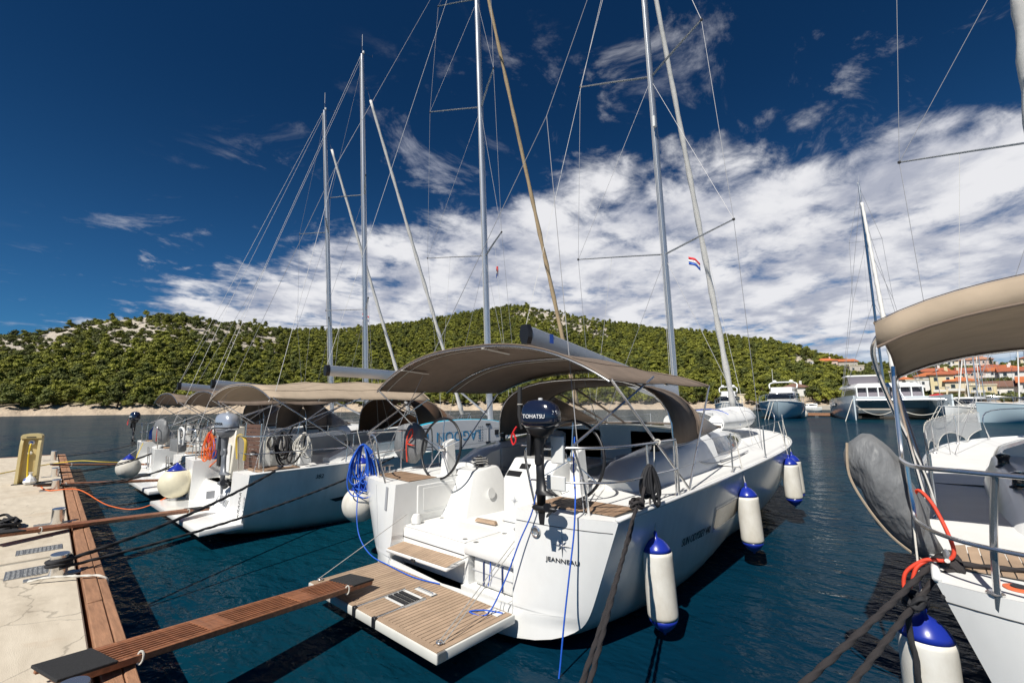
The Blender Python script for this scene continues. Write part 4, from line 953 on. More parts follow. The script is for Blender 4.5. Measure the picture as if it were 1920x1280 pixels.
# ---- transom steps, lockers
ct = obj('transom_locker', MB().add(*box(-1.2, .17, .26, 1.0, .30, .80, .02, 2)).add(*box(.17, 1.2, .74, 1.0, .30, .80)).add(*box(.17, 1.2, .24, .80, .69, .80, .018, 2)).add(*box(.17, .24, .26, .80, .30, .70)).add(*box(.17, 1.2, .2, .8, .26, .32)), 'gelcoat', main, smooth=True)
for x0, x1 in ((-1.18, .155), (.185, 1.18)): 
    q = obj('locker_lid', box(x0, x1, .27, .97, .80, .822, .012, 2), 'gelcoat_matte', main, smooth=True)
    for xx, yy in ((x0 + .09, .36), (x1 - .09, .36), (x0 + .1, .9)): obj('lid_latch', lathe([(.035, .822), (.035, .826), (.02, .828), (.001, .828)], 14, T(xx, yy, 0)), 'steel_worn', q)
obj('locker_seam', box(-1.2, .16, .2555, .262, .655, .665), 'seam', main)
obj('foot_chock', hexa([(-.42, .99, .86), (-.02, 1.02, .86), (-.04, 1.10, .86), (-.44, 1.07, .86)], [(-.40, 1.0, .90), (-.04, 1.03, .90), (-.06, 1.09, .90), (-.42, 1.06, .90)]), 'teak_light', main)
st = obj('folding_step', xf(box(-.68, .68, -.16, .17, -.045, 0, .02, 2), T(-.50, .10, .585) @ RX(R(7)) @ RY(R(-1))), 'gelcoat', main, smooth=True)
for i in range(22):
    x = -.655 + i * .0597; obj('plank', xf(box(x, x + .054, -.14, .14, .0005, .009), T(-.50, .10, .585) @ RX(R(7)) @ RY(R(-1))), 'teak_light', st)
obj('step_latch', xf(box(-.04, .04, -.185, -.155, -.05, -.01, .006), T(-.50, .10, .585) @ RX(R(7))), 'ink', st)
obj('step_lanyard', MB().add(*tube([(.16, -.03, .58), (.27, .25, .68)], .006, 5)).add(*tube([(.13, .0, .58), (.27, .25, .68)], .006, 5)), 'rope_grey', st)
# ---- swim platform
sp = obj('swim_platform', box(-1.33, 1.29, -1.09, -.015, .255, .348, .014, 2), 'gelcoat_hull', main, smooth=True)
rgp = random.Random(8); x = -1.30; pw = .0625; i = 0
while x < 1.20:
    y1, y0 = -.05, -1.005
    cuts = [(y0, y1)]
    if -.20 < x + .03 < .26: cuts = [(-1.005, -.72), (-.40, y1)] if x + .03 < .24 else cuts
    if -.12 < x + .03 < .24: cuts = [(-1.005, -.72), (-.40, -.335), (-.235, y1)]
    for a, b in cuts: obj('plank', box(x + .005, x + pw - .005, a, b, .347, .357, .0015), 'teak_light', sp)
    x += pw
for a in ((-1.31, 1.27, -1.075, -1.012), ): obj('margin_board', box(a[0], a[1], a[2], a[3], .347, .3575), 'teak_light', sp)
obj('margin_board', box(1.205, 1.27, -1.01, -.05, .347, .3575), 'teak_light', sp)
obj('caulk_bed', box(-1.30, 1.26, -1.06, -.045, .346, .3495), 'seam', sp)
ld = obj('boarding_ladder', MB().add(*box(-.19, .25, -.71, -.41, .349, .353)), 'white_plastic', sp)
for k in range(3): obj('ladder_step', box(-.14, .22, -.68 + k * .075, -.625 + k * .075, .352, .372, .006), 'black', ld)
for xx in (-.17, .235): obj('ladder_rail', tube([(xx, -1.10, .36), (xx, -.42, .362)], .013, 8), 'stainless', ld, smooth=True)
for xx in (-.17, .235): obj('ladder_hinge', box(xx - .03, xx + .03, -1.105, -1.06, .27, .372, .006), 'ink', ld)
hs = obj('grab_slot', box(-.105, .225, -.325, -.24, .349, .3545), 'white_plastic', sp); obj('grab_bar', tube(spline([(-.08, -.28, .352), (-.05, -.28, .366), (.17, -.28, .366), (.2, -.28, .352)], 4), .010, 6), 'stainless', hs, smooth=True)
obj('hinge_block', box(1.0, 1.2, -.2, -.08, .357, .366), 'white_plastic', sp)
obj('corner_fitting', box(1.272, 1.296, -1.08, -.98, .27, .35, .003), 'steel_worn', sp)
for (a, b) in (((1.17, -.98, .37), (1.02, .30, 1.0)), ((1.21, -.95, .37), (1.06, .34, 1.0)), ((-1.27, -1.0, .37), (-1.14, .28, .98))): obj('platform_line', tube([a, b], .0055, 5), 'rope_grey', sp, smooth=True)
for xx, yy in ((1.17, -.96), (-1.25, -.97)): obj('shackle', tube([(xx + .03 * math.cos(t), yy + .03 * math.sin(t), .375) for t in [k * PI / 6 for k in range(12)]], .009, 6, closed=True), 'stainless', sp, smooth=True)
# liferaft canister inside the locker
lr = thing('liferaft', 'white liferaft canister strapped with dark bands inside the open transom locker', 'liferaft', mpt(.61, .50, .33), 0)
obj('canister', box(-.34, .39, -.20, .20, .0, .36, .07, 3), 'white_plastic', lr, smooth=True)
for xx in (-.12, .20): obj('strap', tube([(xx, -.207, .03), (xx, -.21, .30), (xx, -.12, .363), (xx, .12, .363)], .014, 6, flat=.3), 'ink_navy', lr)
obj('seam', box(-.342, .392, -.203, .203, .17, .18), 'ink_grey', lr); obj('lanyard', tube(spline([(.0, -.21, .36), (.02, -.24, .2), (-.03, -.22, .05)], 5), .007, 5), 'rope_blue', lr)
# ---- cockpit
obj('cockpit_sole', box(-1.2, 1.2, .98, 4.65, .74, .84), 'gelcoat_matte', main)
for y in [1.1 + .07 * i for i in range(0)]: pass
pod = obj('port_locker', box(-1.212, -1.18, .50, 1.35, .92, 1.36, .008), 'gelcoat', main)
obj('locker_door', box(-1.178, -1.170, .60, 1.25, .98, 1.31, .004), 'gelcoat_matte', pod)
obj('shower_bag', lathe([(.001, 0), (.07, .01), (.08, .08), (.05, .14), (.001, .15)], 14, T(-1.1, .42, .82)), 'white_plastic', pod, smooth=True)
for sd in (-1, 1):
    b = hexa([(sd * 1.5, 1.0, .82), (sd * .66, 1.0, .82), (sd * .58, 2.15, .82), (sd * 1.5, 2.15, .82)], [(sd * 1.36, 1.38, 1.50), (sd * .88, 1.38, 1.50), (sd * .82, 1.95, 1.56), (sd * 1.36, 1.95, 1.56)])
    q = obj('helm_pedestal', bevel(b, .03, 2), 'gelcoat', main, smooth=True)
    obj('speaker', lathe([(.085, 0), (.085, .012), (.06, .02), (.02, .012), (.001, .014)], 18, frame_at((sd * .675, 1.62, 1.15), (0, sd * 1, 0), (-sd * .0 + sd * .2, 0, 1))), 'white_plastic', q, smooth=True)
    wheel(main, sd * 1.32, 1.05, 1.88, .50, 5 if sd < 0 else 3)
    obj('wheel_post', hexa([(sd * 1.44, 1.12, .85), (sd * 1.20, 1.12, .85), (sd * 1.20, 1.36, .85), (sd * 1.44, 1.36, .85)], [(sd * 1.38, 1.14, 1.96), (sd * 1.26, 1.14, 1.96), (sd * 1.26, 1.30, 2.02), (sd * 1.38, 1.30, 2.02)]), 'gelcoat', main)
    winch(main, sd * 1.06, 1.70, 1.55)
    winch(main, sd * 1.62, 2.9, 1.86, .9)
    # seats and coamings
    obj('cockpit_seat', bevel(hexa([(sd * 1.22, 2.35, .8), (sd * .68, 2.35, .8), (sd * .68, 4.55, .8), (sd * 1.22, 4.55, .8)], [(sd * 1.24, 2.3, 1.3), (sd * .64, 2.3, 1.3), (sd * .64, 4.55, 1.3), (sd * 1.24, 4.55, 1.3)]), .03, 2), 'gelcoat_matte', main, smooth=True)
    obj('seat_cushion', box(min(sd * .66, sd * 1.22), max(sd * .66, sd * 1.22), 2.4, 4.5, 1.3, 1.37, .03, 2), 'seat_grey', main, smooth=True)
    cs = []
    for y, w0, h in ((1.75, 1.72, .14), (2.2, 1.80, .34), (3.0, 1.86, .44), (4.0, 1.88, .50), (4.8, 1.84, .54)):
        z = H.sh(y) - .02; cs.append([Vector((sd * x, y, zz)) for x, zz in ((w0 + .14, z), (w0 + .02, z + h * .8), (w0 - .08, z + h), (1.34, z + h * 1.0), (1.24, z + h * .9), (1.22, .9))])
    obj('coaming', loft(cs), 'gelcoat', main, smooth=True)
    obj('backrest_cushion', box(min(sd * 1.17, sd * 1.23), max(sd * 1.17, sd * 1.23), 2.4, 4.45, 1.42, 1.80, .025, 2), 'seat_grey', main, smooth=True)
    # quarter deck teak and cleats
    tk = obj('helm_seat_bed', (lambda P: ([*P], [(0, 1, 2, 3) if sd > 0 else (3, 2, 1, 0)]))([(sd * 1.23, .36, 1.428), (sd * 2.30, .44, 1.428), (sd * 2.34, .95, 1.428), (sd * 1.23, .92, 1.428)]), 'seam', main)
    n = 14
    for k in range(n):
        x0, x1 = 1.235 + 1.05 * k / n + .004, 1.235 + 1.05 * (k + 1) / n - .004; ya, yb = .375 + .07 * k / n, .91 + .03 * k / n
        obj('plank', hexa([(sd * x0, ya, 1.428), (sd * x1, ya, 1.428), (sd * x1, yb, 1.428), (sd * x0, yb, 1.428)], [(sd * x0, ya, 1.437), (sd * x1, ya, 1.437), (sd * x1, yb, 1.437), (sd * x0, yb, 1.437)]), 'teak', tk)
    ck = obj('mooring_cleat', tube([(sd * 2.38, .58, 1.53), (sd * 2.40, .72, 1.545), (sd * 2.41, .86, 1.53)], [.014, .02, .014], 8), 'stainless', main, smooth=True)
    for yy in (.67, .77): obj('cleat_leg', tube([(sd * 2.40, yy, 1.42), (sd * 2.40, yy, 1.54)], .016, 8), 'stainless', ck, smooth=True)
    # pushpit
    e = Vector((sd, 1, 1))
    rail(main, [e * Vector(p) for p in ((1.50, .12, 1.42), (1.50, .0, 1.8), (1.50, -.06, 2.06), (1.58, -.06, 2.14), (1.80, .0, 2.14), (2.14, .18, 2.14), (2.34, .48, 2.14), (2.40, 1.0, 2.14), (2.43, 1.62, 2.14), (2.44, 1.74, 2.08), (2.44, 1.76, 1.45))], .0145, 'pushpit')
    rail(main, [e * Vector(p) for p in ((1.50, .02, 1.78), (1.80, .06, 1.78), (2.15, .24, 1.78), (2.36, .54, 1.78), (2.42, 1.1, 1.79), (2.44, 1.75, 1.79))], .0115, 'pushpit_mid_rail')
    rail(main, [e * Vector(p) for p in ((2.04, .34, 1.42), (2.04, .25, 1.78), (2.02, .11, 2.14))], .0145, 'pushpit_leg', 3)
    rail(main, [e * Vector(p) for p in ((2.41, 1.02, 1.44), (2.40, 1.02, 2.13))], .0125, 'pushpit_leg', 2)
obj('helm_console', bevel(([(.17, .99, .80), (.98, .99, .80), (.98, 1.6, .80), (.17, 1.6, .80), (.17, .99, 1.55), (.98, .99, 1.55), (.98, 1.24, 1.82), (.17, 1.24, 1.82), (.98, 1.6, 1.82), (.17, 1.6, 1.82)], [(3, 2, 1, 0), (0, 1, 5, 4), (4, 5, 6, 7), (7, 6, 8, 9), (1, 2, 8, 6, 5), (0, 4, 7, 9, 3), (2, 3, 9, 8)]), .035, 3), 'gelcoat', main, smooth=True)
obj('console_star', star_vf(.075, frame_at((.40, .986, 1.26), (1, 0, 0), (0, 0, 1)), t=.002), 'ink_grey', main)
obj('console_seam', box(.165, .985, .9855, .99, .955, .962), 'seam', main); obj('console_lock', lathe([(.022, 0), (.022, .006), (.001, .008)], 10, frame_at((.40, .986, .88), (1, 0, 0), (0, 0, 1))), 'steel_worn', main)
for x0, w, t in ((.27, .26, .25), (.44, .18, .62)):
    obj('switch_panel', xf(box(0, w, -.045, .045, .0, .008, .003), frame_at((x0 - .06, lerp(.99, 1.24, t), lerp(1.55, 1.82, t)), (1, 0, 0), (0, .7, .7)) @ T(0, 0, .002)), 'black', main)
tb = obj('cockpit_table', MB().add(*box(-.2, .2, 2.6, 3.9, .8, 1.48, .03, 2)).add(*box(-.36, .36, 2.5, 4.0, 1.48, 1.54, .015)), 'gelcoat', main, smooth=True)
obj('table_grab_rail', tube(spline([(-.25, 2.48, 1.5), (-.25, 2.40, 1.8), (.25, 2.40, 1.8), (.25, 2.48, 1.5)], 5), .014, 8), 'stainless', tb, smooth=True)
obj('plotter', box(-.2, .2, 2.52, 2.6, 1.56, 1.84, .015), 'black', tb)
for q in (-.925, .925): obj('bulkhead', box(q - .575, q + .575, 4.55, 4.65, .8, 2.05), 'gelcoat', main)
obj('companionway', box(-.36, .36, 4.62, 4.66, .7, 2.08), 'black', main)
coachroof(H, main, 4.55, 10.2, 1.76, .80, .62, .12, win=(.03, .58))
for yy, w in ((7.0, .25), (8.6, .28), (9.6, .2)):
    zz = H.sh(yy) + lerp(.62, .12, ((yy - 4.55) / 5.65) ** 1.3) * 1.12 - .02; obj('deck_hatch', box(-w, w, yy - w, yy + w, zz - .02, zz + .035, .012), 'dark_glass', main)
# spray hood and bimini
dodger(main, 1.86, 3.05, 6.0, 1.96, 3.06, 'canvas', wf=1.66)
SW = 2.3
bimini(main, SW, .42, 3.5, 2.86, 2.86, 3.42, 3.22, 'canvas', struts=[((s * SW, .45, 2.86), (s * 2.43, 2.14, 1.48)) for s in (-1, 1)] + [((s * SW, 3.48, 2.86), (s * 2.38, 2.25, 1.48)) for s in (-1, 1)] + [((s * 2.02, .10, 2.16), (s * 2.28, 1.55, 2.93)) for s in (-1, 1)], sag_=.04, e=2.6)
for xx in (-1.55, .35):
    q = obj('canopy_strap', tube([(xx, .40, 3.42 - .56 * abs(xx / SW) ** 2.6 - .05), (xx + .0, .95, 3.38 - .56 * abs(xx / SW) ** 2.6 - .05)], .022, 6, flat=.3), 'piping', main)
# ropes hung at the port helm, sheets round the winch
obj('sheet_tail', tube(spline([(-1.06 + .14 * math.cos(a * .9) * (1 + .2 * math.sin(a)), 1.70 + .14 * math.sin(a * .9), 1.57 + .006 * a) for a in range(22)], 3), .008, 6), 'rope_grey', main, smooth=True)
# deck fittings
obj('jib_track', MB().add(*box(1.93, 1.97, 4.8, 7.6, 1.50, 1.56)), 'black', main)
obj('genoa_sheet', tube(spline([(1.62, 2.9, 1.95), (1.98, 3.9, 1.62), (2.05, 5.0, 1.58), (1.95, 6.6, 1.60)], 6), .011, 6), 'ink_grey', main, smooth=True)
stanchions(H, main, [1.76, 4.04, 6.05, 8.2, 10.2]); pulpit(H, main, 11.3)
# rig
rig(main, 7.8, 1.95, 18.2, 3.2, [(6.55, 2.05, 1.05), (11.6, 1.72, .9)], (2.1, 7.1, 1.6), (0, 12.72, 1.80), [(-2.3, .45, 1.45), (2.0, .30, 1.45)], boom=(2.9, (.0, 1.75, 3.74), .15), mr=.105, genoa=(.095, .06), split=(0, 2.44, 8.01), wire=.0058, boom_m='alu_grey')
bx_ = obj('boom_cover', loft([[Vector((x * w, y, z + dz * h)) for x, dz in ((1, 0), (1.1, .5), (.7, 1), (-.7, 1), (-1.1, .5), (-1, 0))] for y, z, w, h in ((4.4, 3.22, .12, .12), (4.9, 3.08, .17, .22), (6.5, 2.80, .19, .30), (7.6, 2.66, .14, .34))]), 'alu_grey', main, smooth=True)
lettering('boom_lettering', 'CHARTER', .17, frame_at((.222, 5.7, 3.06), (0, 1, -.15), (0, 0, 1)), 'ink_grey', main)
obj('boom_sticker', box(.094, .098, 2.28, 2.38, 3.64, 3.80), 'blue', main)
obj('radar_reflector', box(.06, .12, 7.1, 7.2, 10.0, 10.3), 'white_plastic', main)
# ------------------------------------------------------------------ fenders
def fender(loc, r, h, label, tie, m='fender_white', lean=(0, 0), group='fenders hung along the hulls', name='fender', blue=.17):
    o = thing(name, label, 'fender', loc, 0, group); o.rotation_euler = (R(lean[0]), R(lean[1]), 0)
    def prof(z0, z1):
        out = []
        for k in range(27):
            z = h * k / 26; d = min(z, h - z) / (h * .20); q = r * (max(0, math.sin(max(0, min(1, d)) * PI / 2)) ** .62) if d < 1 else r
            if z0 - 1e-6 <= z <= z1 + 1e-6: out.append((max(q, .018), z))
        return out
    obj('body', lathe(prof(h * .145, h * .855), 26), m, o, smooth='all'); obj('lower_cap', lathe([(.012, -.02)] + prof(0, h * .155), 26), 'fender_blue', o, smooth='all'); u = obj('upper_cap', lathe(prof(h * .845, h) + [(.022, h + .03), (.012, h + .06)], 26), 'fender_blue', o, smooth='all')
    inv = (T(*loc) @ RX(R(lean[0])) @ RY(R(lean[1]))).inverted()
    p = inv @ Vector(tie); obj('lanyard', rope_vf([(0, 0, h + .04), p], .007, False), 'rope_white', o, smooth=True)
    return o
fs_ = (('big white fender with blue ends at the starboard quarter, nearest the camera', 1.17, .10, .165, 1.0), ('white fender with blue ends below the hull window, middle of the starboard side', 4.25, .25, .165, 1.0), ('white fender with blue ends near the bow, left one of the close pair', 7.5, .42, .165, 1.0), ('white fender with blue ends near the bow, right one of the close pair', 8.15, .42, .16, 1.0))
for lb, y, z, r_, h in fs_:
    x = max(hull_side(H, y, z + h * .7), hull_side(H, y, z + .2)) + r_ + .02; ed = H.edge(y, .10); fender(mpt(x, y, z), r_, h, lb, mpt(ed.x, ed.y, ed.z + (.60 if y > 3 else .68)), lean=(0, -3))
    if y < 3: obj('fender_hitch', tube([mpt(2.41 + .03 * math.cos(t), y + .12 + .01 * math.sin(2 * t), 2.14 + .03 * math.sin(t)) for t in [k * PI / 6 for k in range(12)]], .009, 6, closed=True), 'rope_white', None, smooth=True, label='white rope hitch of a fender line on the starboard pushpit rail', category='rope')
def ball(loc, r, label, tie, m='fender_white', group='ball fenders'):
    o = thing('ball_fender', label, 'fender', loc, 0, group); pr = [(r * math.sin(PI * k / 20) * (1 if k < 11 else 1 - .0 * k), -r * math.cos(PI * k / 20)) for k in range(1, 17)]
    obj('body', lathe([(.01, -r)] + pr, 28), m, o, smooth='all'); obj('cap', lathe([pr[-1], (r * .42, r * .93), (r * .24, r * 1.12), (.03, r * 1.25), (.02, r * 1.33)], 24), 'fender_blue', o, smooth='all')
    obj('lanyard', tube([(0, 0, r * 1.3), Vector(tie) - Vector(loc)], .007, 6), 'rope_white', o, smooth=True); return o
ball(mpt(-2.62, .35, .92), .30, 'big white ball fender under the coil of blue rope', mpt(-2.3, .4, 2.0))
rope_coil('blue_rope_coil', mpt(-2.42, .25, 1.94), .27, .92, 17, .0105, 'rope_blue', 'bright blue rope hung in long loops on the port quarter of the central yacht', seed=5, axis=(.74, .67, 0))
tag(obj('blue_line', tube(spline([mpt(-2.2, .15, 1.6), mpt(-2.12, .02, 1.2), mpt(-2.02, -.04, .8), mpt(-1.85, -.06, .55), mpt(-1.5, -.08, .40), mpt(-1.0, -.10, .375), mpt(-.4, -.13, .37), mpt(.05, -.05, .37)], 8), .0085, 7), 'rope_blue', smooth='all'), 'thin blue line running down the port transom onto the teak platform', 'rope')
tag(obj('blue_line', tube(spline([mpt(1.6, .75, 2.2), mpt(1.85, .35, 1.9), mpt(2.0, .15, 1.65), mpt(2.02, .08, 1.3), mpt(2.0, .02, .95), mpt(1.97, -.05, .5), mpt(1.95, -.12, .05), mpt(1.95, -.2, -.2)], 8), .009, 7), 'rope_blue', smooth='all'), 'blue line hanging from the starboard pushpit down to the water', 'rope')
tag(obj('blue_line', tube(spline([mpt(1.66, .0, 2.1), mpt(1.6, .02, 1.75), mpt(1.50, .04, 1.43), mpt(1.36, -.02, 1.1), mpt(1.22, -.1, .7), mpt(1.1, -.25, .375), mpt(.9, -.33, .37), mpt(1.0, -.2, .37), mpt(1.2, -.12, .37)], 8), .008, 7), 'rope_blue', smooth='all'), 'blue line lying in a loop at the right end of the teak platform', 'rope')
# ------------------------------------------------------------------ outboard motors
def outboard(loc, rz, label, cm, lm, brand, ink, power=None, s=1, tiller=True, group='outboard motors on the pushpits', col='ink_white'):
    """local: cowling length along x (aft = +x), origin at the clamp"""
    o = thing('outboard_motor', label, 'outboard motor', loc, rz, group); o.scale = (s,) * 3; secs = []
    for z, x0, x1, w in ((.02, -.17, .20, .125), (.06, -.22, .27, .15), (.10, -.23, .285, .155), (.20, -.225, .28, .152), (.28, -.20, .25, .140), (.335, -.14, .17, .105), (.355, -.06, .07, .05)):
        c, hx = (x0 + x1) / 2, (x1 - x0) / 2; secs.append([Vector((c + hx * math.copysign(abs(math.cos(a)) ** .72, math.cos(a)), w * math.copysign(abs(math.sin(a)) ** .72, math.sin(a)), z)) for a in [2 * PI * k / 28 for k in range(28)]])
    cw = obj('cowling', loft(secs), cm, o, smooth='all')
    lettering('brand_lettering', brand, .068, frame_at((.02, -.156, .155), (1, 0, 0), (0, .05, 1)), ink, cw, ext=.003)
    if power: lettering('power_lettering', power, .062, frame_at((.262, -.07, .2), (.45, .9, 0), (0, 0, 1)), ink, cw, ext=.003)
    obj('cowl_seam', loft([[Vector((p.x * 1.012, p.y * 1.015, z)) for p in secs[2]] for z in (.075, .092)]), 'black', cw)
    obj('lower_pan', loft([[Vector((.02 + hx * math.cos(a), w * math.sin(a), z)) for a in [2 * PI * k / 20 for k in range(20)]] for z, hx, w in ((-.10, .09, .08), (-.06, .15, .115), (.0, .19, .13), (.03, .21, .135))]), lm, o, smooth='all')
    obj('swivel', lathe([(.055, -.42), (.06, -.38), (.052, -.3), (.06, -.2), (.07, -.08)], 14), lm, o, smooth=True)
    obj('leg', loft([[Vector((x0 + (x1 - x0) * (.5 + .5 * math.cos(a)), w * math.sin(a), z)) for a in [2 * PI * k / 16 for k in range(16)]] for z, x0, x1, w in ((-.30, -.05, .06, .045), (-.55, -.045, .065, .035), (-.72, -.05, .09, .035), (-.75, -.06, .2, .075), (-.765, -.06, .22, .08), (-.78, -.045, .08, .03), (-.93, -.04, .07, .028))]), lm, o, smooth='all')
    gb = obj('gearcase', xf(lathe([(.001, -.14), (.03, -.11), (.045, -.02), (.042, .06), (.03, .12), (.001, .13)], 14), T(.02, 0, -.93) @ RY(R(90))), lm, o, smooth='all')
    obj('skeg', hexa([(-.03, -.006, -.95), (.07, -.006, -.95), (.07, .006, -.95), (-.03, .006, -.95)], [(-.01, -.004, -1.12), (.05, -.004, -1.12), (.05, .004, -1.12), (-.01, .004, -1.12)]), lm, o)
    pr = MB()
    for k in range(3):
        a = k * 2 * PI / 3 + .5; M = T(.16, 0, -.93) @ RX(a) @ RZ(R(35)); n = 10
        pr += xf(prism([(.055 * math.cos(t) * (1), .062 + .055 * math.sin(t)) for t in [2 * PI * j / n for j in range(n)]], .006), M @ RY(R(90)) @ T(0, 0, -.003))
    pr += xf(lathe([(.03, -.03), (.03, .03), (.01, .06)], 10), T(.16, 0, -.93) @ RY(R(90))); obj('propeller', pr, 'black', o, smooth=True)
    obj('clamp_bracket', MB().add(*box(-.13, -.07, -.09, .09, -.32, -.05, .01)).add(*box(-.16, -.07, -.03, .03, -.12, .02, .01)), lm, o, smooth=True)
    obj('clamp_screw', tube([(-.1, -.06, -.2), (-.22, -.06, -.2)], .011, 6), 'stainless', o)
    if tiller: q = obj('tiller', tube([(-.22, -.04, .0), (-.25, -.05, .16), (-.24, -.05, .52)], [.022, .026, .028], 10), 'rubber', o, smooth=True); obj('tiller_tie', tube([(-.24 + .03 * math.cos(t), -.05 + .03 * math.sin(t), .3) for t in [k * PI / 5 for k in range(10)]], .006, 5, closed=True), 'rope_white', q)
    obj('kill_cord', tube(spline([(-.26, -.1, .03), (-.30, -.12, -.04), (-.33, -.12, -.12), (-.29, -.13, -.19), (-.26, -.12, -.13), (-.30, -.12, -.05)], 5), .011, 6), 'red', o, smooth=True)
    obj('oil_cap', lathe([(.028, .35), (.028, .375), (.001, .378)], 10, T(.03, 0, 0)), 'white_plastic', cw)
    return o
outboard(mpt(1.76, -.14, 2.34), R(8), 'dark navy outboard motor clamped upright on the starboard pushpit of the central yacht', 'navy_gloss', 'black', 'TOHATSU', 'ink_white', '3.5', .86)
obj('motor_bracket', box(1.80, 1.96, .0, .04, 1.98, 2.26, .008), 'white_plastic', main); obj('motor_bracket', box(1.72, 1.96, .02, .05, 1.70, 1.85, .008), 'white_plastic', main)
# black mooring rope hung on the pushpit, and the stern line
rope_coil('hung_rope', mpt(2.44, .98, 1.90), .13, .42, 9, .019, 'rope_black', 'bundle of thick black rope hung on the starboard pushpit', seed=9, axis=(.3, .9, 0))
def stern_line(name, pts, r, m, label, strands=True):
    return tag(obj(name, rope_vf(pts, r, strands), m, None, smooth='all'), label, 'rope')
knot = [mpt(2.40 + .06 * math.cos(a), .72 + .11 * math.sin(a * .97), 1.53 + .035 * math.sin(a * 1.7)) for a in [k * .55 for k in range(34)]]
stern_line('stern_line', spline([mpt(2.42, .9, 1.75)] + knot[::1] + [mpt(2.47, .5, 1.44), mpt(2.52, .32, 1.30)], 3) + sag(mpt(2.53, .25, 1.26), (-1.05, .62, .70), .05), .0165, 'rope_brown', 'thick black-brown stern line from the central yacht starboard cleat towards the pontoon')
stern_line('stern_line', sag(mpt(2.48, .45, 1.42), (-.92, .62, .70), .03), .015, 'rope_brown', 'second black-brown stern line lying right of the thick one at the starboard cleat')
# ------------------------------------------------------------------ inflatable dinghy and bundles on the main yacht
dg = thing('inflatable_dinghy', 'pale grey inflatable dinghy lying on the foredeck of the central yacht', 'dinghy', mpt(.25, 8.1, 1.92), R(-6))
obj('tube', tube(spline([(.62, 0, .16), (.64, 1.2, .18), (.55, 2.1, .24), (.25, 2.75, .34), (0, 2.86, .36), (-.25, 2.75, .34), (-.55, 2.1, .24), (-.64, 1.2, .18), (-.62, 0, .16)], 6), .20, 14), 'white_plastic', dg, smooth=True)
obj('floor', box(-.5, .5, .05, 2.4, .05, .12), 'gelcoat_matte', dg); obj('dinghy_transom', box(-.5, .5, .1, .15, .05, .42, .01), 'seat_grey', dg)
obj('rub_strake', tube(spline([(.83, 0, .18), (.85, 1.2, .20), (.74, 2.2, .26), (.36, 2.93, .36), (0, 3.07, .38)], 6), .022, 6), 'seat_grey', dg, smooth=True)
obj('bottom_cover', loft([[Vector((x * w, y, z)) for x, z in ((-1, .3), (-.5, .42), (0, .47), (.5, .42), (1, .3))] for y, w in ((.0, .6), (1.2, .62), (2.1, .5), (2.7, .2))], closed=False), 'white_plastic', dg, smooth='all')
obj('lashing', tube(spline([(-.8, .9, .1), (-.5, .9, .40), (0, .95, .5), (.5, .9, .40), (.85, .9, .1)], 5), .009, 5), 'rope_blue', dg)
def lumpy(VF, amp, s, seed=0):
    V, F = VF; return [Vector(p) + Vector((noise.noise(Vector(p) * s + Vector((seed, 0, 0))), noise.noise(Vector(p) * s + Vector((0, seed + 5, 0))), noise.noise(Vector(p) * s + Vector((0, 0, seed + 9))))) * amp for p in V], F
gb = thing('covered_lifebuoy', 'grey canvas covered lifebuoy lashed with red cord on the port pushpit', 'lifebuoy', mpt(-2.45, 1.25, 1.55), R(18))
obj('cover', lumpy(loft([[Vector((math.cos(a) * rx * .36, math.sin(a) * .15 * rx, z)) for a in [2 * PI * k / 20 for k in range(20)]] for z, rx in ((.0, .35), (.06, .7), (.2, .95), (.4, 1.0), (.58, .85), (.68, .6), (.72, .25))]), .035, 6), 'grey_cover', gb, smooth='all')
obj('cord', tube(spline([(.05, -.16, .02), (.04, -.18, .3), (.06, -.17, .5), (.14, -.16, .62), (.16, -.17, .5), (.06, -.18, .36), (.2, -.16, .32)], 5), .012, 6), 'rope_red', gb, smooth=True)
